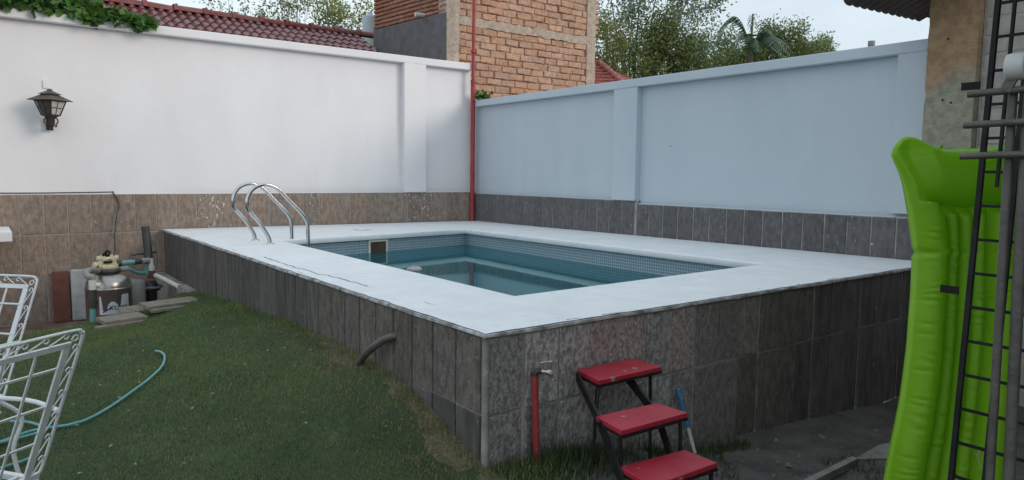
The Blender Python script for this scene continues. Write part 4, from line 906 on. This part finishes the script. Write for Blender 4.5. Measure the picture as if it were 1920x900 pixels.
# elbow and white tee at the tank's left, then a teal riser out of the lawn edge
pp = thing('waste_pipe', (-6.6, -2.3, -.3), 'upright pipe with grey elbow and white tee on a teal stub before the filter tank', 'pipe')
def wp(px_, py_, y):     # point on the plane y=const behind a pixel, used as a tape measure
    d = at(px_, py_, 1)-CAM; return CAM + d*((y-CAM.y)/d.y)
Yp = -2.0
mb = MB(); mb.tube(smoothpath([wp(183, 508, -1.4), wp(170, 506, -1.7), wp(162, 510, -1.9), wp(164, 518, Yp), wp(173, 520, Yp), wp(174, 532, Yp)], 4), .035, 10); adopt(pp, mb.build('elbow', M['greypvc']))
mb = MB(); mb.tube([wp(173, 525, Yp), wp(174, 543, Yp)], .04, 12); mb.tube([wp(174, 534, Yp), wp(187, 535, Yp)], .028, 12); adopt(pp, mb.build('tee', M['whitepvc']))
mb = MB(); mb.tube([wp(174, 543, Yp), wp(174, 563, Yp)], .04, 12); mb.tube([wp(174, 562, Yp), wp(174, 577, Yp)], [.052, .045], 12); adopt(pp, mb.build('socket', M['darkpipe']))
mb = MB(); mb.tube([wp(174, 575, Yp), wp(174, 640, Yp)], .031, 12); adopt(pp, mb.build('riser', M['tealpvc']))
# pump with strainer and pipework right of the tank
pu = thing('pool_pump', (-5.95, -.8, -.45), 'dark pool pump with teal pipework between the filter tank and the pool wall', 'pump')
mb = MB(); mb.lathe([(0, .62), (.13, .60), (.15, .56), (.15, .1), (.12, .0)], wp(250, 560, -1.0)-V((0, 0, .35)), 24); adopt(pu, mb.build('motor_housing', M['greypvc']))
mb = MB(); c0 = wp(283, 560, -.9); mb.lathe([(0, .30), (.07, .29), (.09, .25), (.09, .2), (.12, .19), (.12, .17), (.08, .15), (.07, -.3), (0, -.3)], c0-V((0, 0, .05)), 20); adopt(pu, mb.build('strainer', M['darkpipe']))
mb = MB(); mb.lathe([(.13, .012), (.135, 0), (.13, -.02), (.06, -.03)], wp(284, 537, -.95), 20); adopt(pu, mb.build('strainer_collar', M['kerb']))
mb = MB(); mb.tube([wp(222, 494, -1.2), wp(252, 491, -1.1)], .032, 12); adopt(pu, mb.build('return_pipe', M['tealpvc']))
mb = MB(); mb.tube([wp(218, 494, -1.2), wp(227, 493.5, -1.19)], .040, 12); adopt(pu, mb.build('coupling', M['darkpipe'])); mb = MB(); mb.tube([wp(250, 491.2, -1.1), wp(264, 490, -1.05)], .038, 12); adopt(pu, mb.build('coupling', M['darkpipe']))
mb = MB(); mb.tube([wp(262, 490, -1.05), wp(279, 488, -1.0)], .036, 12); adopt(pu, mb.build('union', M['greypvc']))
mb = MB(); mb.tube([wp(219, 505, -1.2), wp(238, 503, -1.15)], .042, 12); adopt(pu, mb.build('coupling', M['greypvc']))
mb = MB(); mb.tube(smoothpath([wp(238, 503, -1.15), wp(250, 508, -1.1), wp(262, 512, -1.05), wp(274, 511, -1.0)], 4), .024, 10); mb.tube([wp(275, 515, -1.0), wp(275, 500, -1.0)], .028, 10); adopt(pu, mb.build('suction_pipe', M['tealpvc']))
mb = MB(); mb.tube([wp(283, 485, -1.0), wp(284, 500, -1.0)], .030, 12); mb.tube([wp(284, 499, -1.0), wp(284, 507, -1.0)], .043, 12); adopt(pu, mb.build('valve_body', M['whitepvc']))
mb = MB(); mb.tube([wp(284, 507, -1.0), wp(284, 522, -1.0)], .046, 12); adopt(pu, mb.build('valve_base', M['rust']))
mb = MB(); mb.tube([wp(272.5, 425, -.75), wp(276, 458, -.78), wp(280, 494, -.85)], .05, 14); adopt(pu, mb.build('stack_pipe', M['darkpipe']))
mb = MB(); mb.tube([wp(247, 478, -.75), wp(293, 472, -.75)], .014, 8); adopt(pu, mb.build('lever', M['darkpipe']))
mb = MB(); mb.tube(smoothpath([wp(288, 516, -1.0), wp(300, 520, -1.1), wp(330, 535, -1.35), wp(372, 556, -1.72)], 4), .032, 12); mb.tube([wp(334, 537, -1.38), wp(339, 539.5, -1.42)], .039, 12)
o = mb.build('white_pipe', M['whitepvc']); o.name = 'drain_line'; tag(o, 'white plastic pipe sloping from the pump up to the lawn beside the pool wall', 'pipe')
# boards, panel, planks
mb = MB(); mb.box((-.095, -.015, 0), (.095, .015, .68), Matrix.Translation((-6.70, -.12, -.44)) @ Matrix.Rotation(R(-5), 4, 'X')); o = mb.build('board', M['rust']); tag(o, 'rusty brown board leaning against the tiled wall left of the white panel', 'board')
mb = MB(); mb.box((-.11, -.03, 0), (.13, .03, .70), Matrix.Translation((-6.48, -.16, -.44)) @ Matrix.Rotation(R(-5), 4, 'X')); o = mb.build('enamel_panel', M['offwhite']); tag(o, 'off-white enamel panel standing on edge behind the filter tank', 'panel')
bv = o.modifiers.new('b', 'BEVEL'); bv.width = .028; bv.segments = 4
def plank(c_, L_, wd, th, rz, rx, lab, seed):
    mb = MB(); mb.box((-L_/2, -wd/2, -th/2), (L_/2, wd/2, th/2), Matrix.Translation(c_) @ Matrix.Rotation(rz, 4, 'Z') @ Matrix.Rotation(rx, 4, 'X')); o = mb.build('plank', M['wood']); tag(o, lab, 'plank', 'planks laid beside the pump'); return o
plank(onlawn(229, 597, .05), .42, .24, .035, R(14), R(4), 'near weathered plank lying on the lawn edge before the filter tank', 1)
plank(onlawn(225, 609, .015), .46, .10, .03, R(15), 0, 'low grey plank under the near plank at the lawn edge', 1)
plank(onlawn(246, 581, .03), .25, .10, .03, R(14), R(35), 'short plank tilted up against the filter tank between the other planks', 2)
plank(onlawn(320, 568, .05), .58, .26, .035, R(14), R(3), 'far weathered plank lying by the pool wall below the white pipe', 3)
plank(onlawn(325, 578, .015), .46, .08, .03, R(13), 0, 'narrow plank under the far plank beside the pool wall', 3)
# pale bench end at the left edge
mb = MB(); mb.box((-8.2, -.95, .735), (-7.235, -.02, .86)); o = mb.build('bench_slab', M['white']); bv = o.modifiers.new('b', 'BEVEL'); bv.width = .012; bv.segments = 2; tag(o, 'white slab end of a built-in bench jutting in at the left edge', 'bench')

# ------------------------------------------------------------------ hose on the grass
P_ = [onlawn(x, y, .02) for x, y in [(292, 658), (303, 661), (309, 670), (303, 688), (278, 712), (240, 740), (205, 764), (165, 786), (128, 797), (100, 801), (60, 808), (20, 822), (-40, 842)]]
mb = MB(); mb.tube(smoothpath(P_, 5), .0095, 8); o = mb.build('garden_hose', M['hose']); tag(o, 'teal garden hose curving across the lawn with its end by the pump', 'hose')
P_ = [onlawn(x, y, .025) for x, y in [(20, 790), (55, 792), (78, 800), (82, 806), (60, 815), (0, 830), (-40, 838)]]
mb = MB(); mb.tube(smoothpath(P_, 5), .009, 8); o = mb.build('garden_hose', M['tealpvc']); tag(o, 'darker teal hose loop in the grass seen through the nearest white chair', 'hose')
mb = MB(); P_ = [onlawn(x, y, .02) for x, y in [(70, 850), (50, 862), (0, 878), (-40, 890)]]; mb.tube(smoothpath(P_, 5), .009, 8)
o = mb.build('garden_hose', M['tealpvc']); tag(o, 'lowest teal hose length on the grass at the foot of the nearest white chair', 'hose')

# ------------------------------------------------------------------ red steps
stp = thing('steps', (-4.75, -8.75, 0), 'three-tread black iron steps with worn red treads against the pool front', 'steps')
TR = [(-4.585, -8.44, .477, .52, .255), (-4.83, -8.87, .345, .50, .235), (-4.87, -9.10, .168, .49, .215)]
TR = [((-4.80, -8.30), (-4.345, -8.56), .477), ((-5.03, -8.735), (-4.57, -8.955), .355), ((-5.07, -8.95), (-4.61, -9.17), .165)]
def tread(cs_, z):
    mb = MB(); vs = [(x, y, z-th) for th in (.027, 0) for x, y in cs_]; mb.add(vs, [(0,1,2,3)[::-1], (4,5,6,7)]+[(k, (k+1) % 4, 4+(k+1) % 4, 4+k) for k in range(4)])
    o = mb.build('tread', M['redstep']); bv = o.modifiers.new('b', 'BEVEL'); bv.width = .004; bv.segments = 2; adopt(stp, o)
T1 = [(-4.80, -8.325), (-4.85, -8.565), (-4.335, -8.565), (-4.345, -8.335)]
T2 = [(-5.02, -8.725), (-5.065, -8.955), (-4.58, -8.965), (-4.59, -8.76)]
T3 = [(-5.075, -8.955), (-5.105, -9.20), (-4.635, -9.205), (-4.635, -8.995)]
tread(T1, .477); tread(T2, .355); tread(T3, .175)
# two sloping stringers under the treads
for (a_, b_, c_) in (((-4.815, -8.35, .445), (-5.03, -8.78, .315), (-5.13, -9.12, .0)), ((-4.48, -8.36, .445), (-4.63, -8.80, .30), (-4.76, -9.12, -.04))):
    mb = MB(); mb.bar(a_, b_, .014, .055); mb.bar(b_, c_, .014, .055); adopt(stp, mb.build('stringer', M['black']))
for p, q_ in (((-4.83, -8.55, .445), (-4.90, -8.60, .34)), ((-4.365, -8.50, .445), (-4.40, -8.55, -.10)), ((-4.84, -8.545, .445), (-4.87, -8.55, .0)), ((-5.05, -8.93, .32), (-5.05, -8.95, .0)), ((-4.60, -8.93, .32), (-4.60, -8.95, -.07)), ((-4.65, -9.18, .14), (-4.65, -9.18, -.07)), ((-5.085, -9.17, .14), (-5.085, -9.17, -.02))):
    mb = MB(); mb.tube([p, q_], .011, 6); adopt(stp, mb.build('leg', M['black']))
for T_, z in ((T1, .443), (T2, .321), (T3, .141)):
    mb = MB(); P_ = [V((x*.985+(-4.75)*.015, y, z)) for x, y in T_]
    for k in range(4): mb.bar(P_[k], P_[(k+1) % 4], .012, .012)
    adopt(stp, mb.build('tread_frame', M['black']))

# ------------------------------------------------------------------ tap on its red riser
tpz = thing('garden_tap', (-5.12, -8.35, 0), 'old metal garden tap on a red painted riser pipe at the pool corner', 'tap')
mb = MB(); mb.tube([(-5.105, -8.35, -.06), (-5.118, -8.348, .2), (-5.128, -8.346, .50)], .020, 10); adopt(tpz, mb.build('riser_pipe', M['redpaint']))
mb = MB(); mb.tube([(-5.129, -8.346, .50), (-5.129, -8.346, .515)], .024, 8); mb.tube(smoothpath([(-5.129, -8.346, .50), (-5.12, -8.355, .522), (-5.10, -8.365, .522)], 3), .018, 8); adopt(tpz, mb.build('elbow', M['darkpipe']))
mb = MB(); mb.tube(smoothpath([(-5.105, -8.365, .522), (-5.08, -8.385, .522), (-5.055, -8.40, .508), (-5.045, -8.405, .478)], 4), [.014]*5+[.017]*4+[.013]*4, 10); mb.tube([(-5.045, -8.405, .480), (-5.045, -8.405, .468)], .017, 10); adopt(tpz, mb.build('spout', M['brass']))
mb = MB(); mb.tube([(-5.083, -8.385, .525), (-5.083, -8.385, .57)], .009, 8); mb.tube([(-5.083, -8.385, .54), (-5.083, -8.385, .55)], .014, 8)
mb.tube([(-5.118, -8.375, .571), (-5.083, -8.385, .575), (-5.048, -8.395, .574)], [.008, .006, .008], 8); adopt(tpz, mb.build('tap_handle', M['brass']))

# blue pole leaning behind the steps
mb = MB(); a_ = wp(1271, 729, -8.32); b_ = gz(1302, 850, .0); b_ = V((-4.27, -8.74, -.01)); b_ = onsoil(1303, 850, .0)
mb.tube([a_, a_.lerp(b_, .6)], .016, 10); o1 = mb.build('pole_sleeve', M['bluepole']); mb = MB(); mb.tube([a_.lerp(b_, .6), b_], .012, 10); o2 = mb.build('pole_end', M['whitepvc'])
bpz = thing('blue_pole', b_, 'scuffed blue pole leaning against the pool front behind the red steps', 'pole'); adopt(bpz, o1, o2)

# ------------------------------------------------------------------ green inflatable lounger standing on end
fq = thing('air_mattress', at(1762, 992, 3.7), 'bright lime green inflatable air mattress standing on end behind the iron grille', 'air mattress')
T0 = 3.7
def lerp_tab(tab, y):
    if y <= tab[0][0]: return tab[0][1]
    for a_, b_ in zip(tab, tab[1:]):
        if y <= b_[0]: return a_[1]+(b_[1]-a_[1])*(y-a_[0])/(b_[0]-a_[0])
    return tab[-1][1]
Lx = [(250, 1676), (270, 1671), (290, 1670), (305, 1676), (325, 1686), (350, 1695), (400, 1705), (450, 1712), (466, 1714), (473, 1720), (481, 1713), (500, 1713), (550, 1711), (600, 1707), (650, 1703), (700, 1697), (750, 1690), (800, 1680), (850, 1669), (900, 1660), (920, 1657), (995, 1650)]
Rx = [(250, 1940), (290, 1938), (325, 1925), (350, 1914), (400, 1903), (450, 1895), (500, 1893), (600, 1890), (700, 1886), (800, 1880), (900, 1872), (920, 1870), (995, 1862)]
Tt = [(0, 292), (.02, 276), (.06, 259), (.10, 256), (.16, 258), (.22, 266), (.30, 276), (.38, 279), (.5, 278), (.65, 277), (.78, 272), (.88, 262), (.94, 257), (.98, 270), (1, 290)]
NU, NV = 120, 260; YB = 992
def tube_prof(u, bounds):
    for a_, b_ in zip(bounds, bounds[1:]):
        if a_ <= u <= b_:
            s_ = (u-a_)/(b_-a_)*2-1; return (b_-a_)*math.sqrt(max(0, 1-s_*s_))
    return 0
BND = [0, .29, .435, .575, .715, 1]
front, backv = [], []
CRE = [(478, .02), (512, .36), (560, .03), (603, .06), (622, .05), (660, .40), (690, .03), (741, .08), (752, .05), (775, .38), (796, .10), (848, .06), (700, .55), (640, .62), (820, .60), (560, .66)]
for j in range(NV+1):
    v = j/NV
    for i in range(NU+1):
        u = .5-.5*math.cos(math.pi*i/NU)*(1) if False else i/NU
        yt = lerp_tab(Tt, u); y = yt+(YB-yt)*(v**1.0)
        x = lerp_tab(Lx, y)+(lerp_tab(Rx, y)-lerp_tab(Lx, y))*u
        x += 4*mnoise.noise(V((u*2, v*5, 0)))*math.sin(math.pi*u)
        tb = tube_prof(u, BND)*.40
        s_ = 2*u-1
        # pillow: one broad dome between the side tubes
        ypil = 388-10*abs(s_)
        inn_ = max(0, min(1, (u-.10)/.14))*max(0, min(1, (.90-u)/.14))
        vp_ = (y-yt)/(ypil-yt) if ypil > yt else 1
        dome = .125*math.sqrt(max(0, 1-min(1, abs(2*vp_-1)**2.2)))*(.6+.4*math.cos(s_*1.3)) if 0 <= vp_ <= 1 else 0
        side_u = min(u, 1-u); edgef = math.sqrt(max(0, 1-max(0, 1-side_u/.05)**2))
        capf = math.sqrt(max(0, 1-max(0, 1-(y-yt)/9.)**2))
        if y < ypil:
            ear = min(1, max(0, (y-285)/70)); d_ = (.028+.045*ear)*edgef*capf*(1-inn_)+dome*inn_*.85; d_ = min(d_, .12)*min(1, edgef+.1)*capf**.5
        else:
            k_ = min(1, (y-ypil)/22.); k_ = k_*k_*(3-2*k_); low = .0 + (.028*inn_)
            d_ = (tb*(k_ if inn_ > .5 else 1)) + (1-k_)*low*0
            if inn_ <= .5: d_ = tb
        d_ *= min(1, (1-v)/.012+.0)**.5
        # pinch folds on the long edge tubes
        wr_ = .0018*math.sin(y*.42+6*mnoise.noise(V((u*3, y*.02, 2))))*max(0, mnoise.noise(V((u*4, y*.03, 9)))-.0)*3*(1 if tb > .02 else 0)
        for yc, uc in CRE: wr_ -= .007*math.exp(-((y-yc-8*(u-uc))/2.6)**2)*math.exp(-((u-uc)/.07)**2)*(1 if tb > .01 else 0)
        base = at(x, y, T0); 
        front.append(base - cf*(d_+wr_)); backv.append(base + cf*(d_*.7))
mb = MB(); o0 = V(fq.location); k = NU+1
F = [(j*k+i, (j+1)*k+i, (j+1)*k+i+1, j*k+i+1) for j in range(NV) for i in range(NU)]
nf = len(front); allv = [v-o0 for v in front]+[v-o0 for v in backv]
mb.add(allv, F+[tuple(nf+q_ for q_ in f[::-1]) for f in F], True)
rim = [i for i in range(k)]+[j*k+NU for j in range(1, NV+1)]+[NV*k+i for i in range(NU-1, -1, -1)]+[j*k for j in range(NV-1, 0, -1)]
mb.sm += [True]*len(rim); mb.f += [(rim[q_], rim[(q_+1) % len(rim)], nf+rim[(q_+1) % len(rim)], nf+rim[q_]) for q_ in range(len(rim))]
M['float'] = mat('lime_vinyl', (.29, .57, .02), (.33, .62, .028), 3, .38, .25, 9, spec=.4)
fb_ = M['float'].node_tree.nodes['Principled BSDF']; fb_.inputs['Subsurface Weight'].default_value = 0
fo = mb.build('mattress_body', M['float'], fq)
_t = M['float'].node_tree; tr_ = _t.nodes.new('ShaderNodeBsdfTranslucent'); tr_.inputs[0].default_value = (.32, .68, .03, 1); ms_ = _t.nodes.new('ShaderNodeMixShader'); ms_.inputs[0].default_value = .45
_t.links.new(fb_.outputs[0], ms_.inputs[1]); _t.links.new(tr_.outputs[0], ms_.inputs[2]); _t.links.new(ms_.outputs[0], _t.nodes['Material Output'].inputs[0])
mb = MB(); q_ = at(1764, 276, T0-.02)-o0; mb.tube([q_, q_-cf*.012+cu*.006], .007, 8); mb.build('valve', M['float'], fq)

# ------------------------------------------------------------------ iron grille (runs along Y, leans towards the house wall)
gr = thing('iron_grille', (-4.2, -10.2, 0), 'tall black iron grille with square openings leaning upright in front of the green mattress', 'grille')
gt = V((-3.966, -10.067, 2.378)); gb_ = V((-4.224, -10.109, .305)); gd = (gt-gb_).normalized(); foot = gb_ - gd*((gb_.z-soilz(-4.25, -10.1))/gd.z); htop = gt+gd*.35
yv = V((0, -1, 0))
for off_, rr_, hi_, lo_ in ((0, .014, htop, foot), (.128, .014, htop, foot), (.385, .014, htop, foot)):
    mb = MB(); mb.bar(lo_+yv*off_, hi_+yv*off_, rr_*1.6, rr_*1.4, up=(0, 1, 0)); adopt(gr, mb.build('bar', M['black']))
mb = MB(); mb.bar(foot+gd*1.72+yv*.064, htop+yv*.064, .015, .012, up=(0, 1, 0)); adopt(gr, mb.build('thin_bar', M['black']))
n0 = 0; z = .18
while z < htop.z-.02:
    p = foot+gd*((z-foot.z)/gd.z); mb = MB(); mb.bar(p, p+yv*.385, .012, .012, up=(1, 0, 0)); adopt(gr, mb.build('cross_bar', M['black'])); z += .1455
for (x, y) in ((1838, 160), (1798, 545)):
    p = at(x, y, 3.12); d_ = V((0, 1, 0)); mb = MB(); mb.bar(p-V((0, .0, 0)), p+d_*.075, .006, .034); adopt(gr, mb.build('lug', M['black']))
mb = MB(); p = at(1838, 846, 3.05); mb.tube([p, p+V((0, .01, -.02)), p+V((0, -.01, -.07))], .003, 5); o = mb.build('string', M['offwhite']); tag(o, 'short piece of white string tied to the grille in front of the mattress', 'string')

# ------------------------------------------------------------------ folded tubular frame with wheel
fr_ = thing('folded_frame', (-4.7, -10.4, 0), 'folded grey tubular metal frame with a white wheel at the right edge', 'frame')
for z in (1.904, 1.795, 1.685):
    yk = {1.904: -10.258, 1.795: -10.252, 1.685: -10.248}[z]
    mb = MB(); mb.tube([(-4.70, yk, z), (-4.70, yk-.001, z), (-4.69, yk-.55, z+.012)], .0125, 12); adopt(fr_, mb.build('rung', M['metal_g']))
mb = MB(); mb.tube([(-4.665, -10.385, 1.90), (-4.67, -10.39, 1.5), (-4.675, -10.405, .532), (-4.68, -10.412, .0)], .0145, 12); adopt(fr_, mb.build('upright', M['metal_g']))
mb = MB(); mb.tube([(-4.665, -10.435, 1.95), (-4.67, -10.44, 1.5), (-4.675, -10.463, .55), (-4.68, -10.47, .0)], .0185, 12); adopt(fr_, mb.build('upright', M['metal_g']))
mb = MB(); mb.bar((-4.705, -10.375, 1.905), (-4.705, -10.405, 1.975), .012, .034); adopt(fr_, mb.build('wheel_fork', M['metal_g']))
rot = Matrix.Rotation(R(90), 3, 'X')
mb = MB(); mb.lathe([(.012, .03), (.03, .028), (.033, .03), (.044, .028), (.046, .02), (.046, -.02), (.044, -.028), (.03, -.03), (.012, -.03), (.012, .03)], (-4.70, -10.405, 1.985), 28, rot.to_4x4()); adopt(fr_, mb.build('wheel', M['wheel']))

# ------------------------------------------------------------------ white wrought iron chairs
def scroll_s(mb, a, b, nrm, r=.005):
    # an S of two hooks joined by a diagonal, filling the cell from a to b between the two rails (nrm: unit towards outer rail)
    a = V(a); b = V(b); t = (b-a); L_ = t.length; t.normalize(); wd = nrm.length; n_ = nrm.normalized(); P_ = []
    def pt(x, y): return a+t*(x*L_)+n_*(y*wd)
    c1 = (.78, .66); 
    for k in range(9): th = R(200-k*38); P_.append(pt(c1[0]+.13*math.cos(th)*(.6+.05*k), c1[1]+.24*math.sin(th)*(.6+.05*k)))
    P_ = P_[:7]; P_ += [pt(.62, .55), pt(.4, .4), pt(.22, .2)]; c2 = (.16, .30)
    mb.tube(smoothpath([pt(.04, .1), pt(.3, .36), pt(.6, .68), pt(.76, .92), pt(.9, .84), pt(.93, .58), pt(.82, .42), pt(.74, .55)], 3), r, 5)
def chair_proto(label):
    t = thing('garden_chair', (0, 0, 0), label, 'chair', 'white wrought iron garden chairs')
    w2 = .28; zb, zt2, yb, yt2 = .49, 1.05, -.23, -.47
    def bp_(u, v): return V((w2*(2*u-1), yb+(yt2-yb)*v, zb+(zt2-zb)*v))           # u across, v up
    U = V((1, 0, 0)); Vv = (bp_(0, 1)-bp_(0, 0)).normalized(); H_ = (bp_(0, 1)-bp_(0, 0)).length; Wd = 2*w2
    m_ = .055
    # outer rod with rounded corners
    c_ = .045; def_ = lambda x, y: bp_(0, 0)+U*x+Vv*y
    out_ = [def_(0, .0), def_(0, H_*.5), def_(0, H_-c_), def_(c_*.3, H_-c_*.3), def_(c_, H_), def_(Wd/2, H_), def_(Wd-c_, H_), def_(Wd-c_*.3, H_-c_*.3), def_(Wd, H_-c_), def_(Wd, H_*.5), def_(Wd, c_*1.0), def_(Wd-c_*.35, c_*.2), def_(Wd-m_, -.004)]
    mb = MB(); mb.tube(smoothpath(out_, 4), .006, 8); mb.build('outer_rod', M['chair'], t)
    mb = MB(); nr = Vv.cross(U)
    a0, a1_, a2_, a3_ = def_(m_, 0), def_(m_, H_-m_), def_(Wd-m_, H_-m_), def_(Wd-m_, 0)
    mb.bar(a0, a1_, .026, .008, up=nr.cross(V((0, 0, 1))) if False else nr); mb.bar(a1_-U*.013, a2_+U*.013, .022, .008, up=nr); mb.bar(a2_, a3_, .026, .008, up=nr); mb.bar(a0-U*.05, a3_+U*.05, .026, .010, up=nr)
    mb.build('back_frame', M['chair'], t)
    mb = MB()
    for k in (1, 2, 3): x = m_+(Wd-2*m_)*k/4; mb.bar(def_(x, 0), def_(x, H_-m_), .009, .005, up=nr)
    for k in (1, 2, 3): y = (H_-m_)*k/3.6; mb.bar(def_(m_, y)+nr*.004, def_(Wd-m_, y)+nr*.004, .009, .005, up=nr)
    mb.build('lattice', M['chair'], t)
    mb = MB(); n_ = 6
    for k in range(n_): scroll_s(mb, def_(m_+(Wd-2*m_)*k/n_, H_-m_+.01), def_(m_+(Wd-2*m_)*(k+1)/n_, H_-m_+.01), Vv*(m_-.014), .0028)
    for s_ in (0, 1):
        for k in range(6):
            x = .006 if s_ == 0 else Wd-m_+.012
            a_, b_ = def_(x+(0 if s_ else .04), (H_-m_)*(k)/6), def_(x+(0 if s_ else .04), (H_-m_)*(k+1)/6); scroll_s(mb, a_, b_, U*(m_-.018)*(1 if s_ else -1), .0028)
    for x in (.03, Wd-.03):
        c0_ = def_(x, H_-.032); mb.tube([c0_+U*.012*math.cos(q*.7)+Vv*.012*math.sin(q*.7) for q in range(10)], .0032, 5)
    mb.build('scrollwork', M['chair'], t)
    mb = MB(); z = .47; q = [(-.27, -.22), (.27, -.22), (.27, .24), (-.27, .24)]
    for k in range(4): mb.bar((*q[k], z), (*q[(k+1) % 4], z), .022, .02)
    for k in range(1, 6): mb.bar((-.27+.54*k/6, -.22, z), (-.27+.54*k/6, .24, z), .012, .005); mb.bar((-.27, -.22+.46*k/6, z+.005), (.27, -.22+.46*k/6, z+.005), .012, .005)
    mb.build('seat', M['chair'], t)
    mb = MB()
    for k in range(4):
        a_ = V((*q[k], z-.055)); b_ = V((*q[(k+1) % 4], z-.055)); mb.bar(a_, b_, .008, .008)
        for i in range(7): scroll_s(mb, a_.lerp(b_, i/7), a_.lerp(b_, (i+1)/7), V((0, 0, .045)), .0032)
    mb.build('apron', M['chair'], t)
    for sx, sy in sg:
        mb = MB(); p = V((sx*.265, sy*.225+.01, z)); d_ = V((sx*.05, sy*.09, 0))
        mb.tube(smoothpath([p, p+V((0, 0, -.10))+d_*.9, p+V((0, 0, -.25))+d_*.5, p+V((0, 0, -.40))+d_*.7, p+V((0, 0, -.47))+d_*1.1], 4), .011, 8); mb.build('leg', M['chair'], t)
    for sx in (-1, 1):
        mb = MB(); mb.tube(smoothpath([V((sx*.28, -.33, .74)), V((sx*.31, -.15, .75)), V((sx*.31, .10, .73)), V((sx*.30, .19, .68)), V((sx*.285, .16, .58)), V((sx*.275, .2, .48))], 4), .009, 8); mb.build('armrest', M['chair'], t)
    return t
ch1 = chair_proto('nearest white wrought iron chair with scrollwork edging cut off by the bottom left corner')
A_ = V((-7.268, -8.502, 0)); a_ = V((.8026, .5965, 0)); fw = V((-.5965, .8026, 0))
ch1.location = A_ - a_*.28 + fw*.47; ch1.rotation_euler = (0, 0, math.atan2(a_.y, a_.x))
ch2 = ch1.copy(); COL.objects.link(ch2); ch2['label'] = 'farther white wrought iron chair behind the nearest one, at the left edge'
for c_ in list(ch1.children): d_ = c_.copy(); COL.objects.link(d_); d_.parent = ch2
A_ = V((-7.316, -6.98, 0)); a_ = V((.68, -.73, 0)); fw = V((-a_.y, a_.x, 0)) * -1
# this chair faces the camera: its left-hand edge is the one in view
ch2.location = A_ - a_*.28 + fw*.47; ch2.rotation_euler = (0, 0, math.atan2(-a_.y, -a_.x))
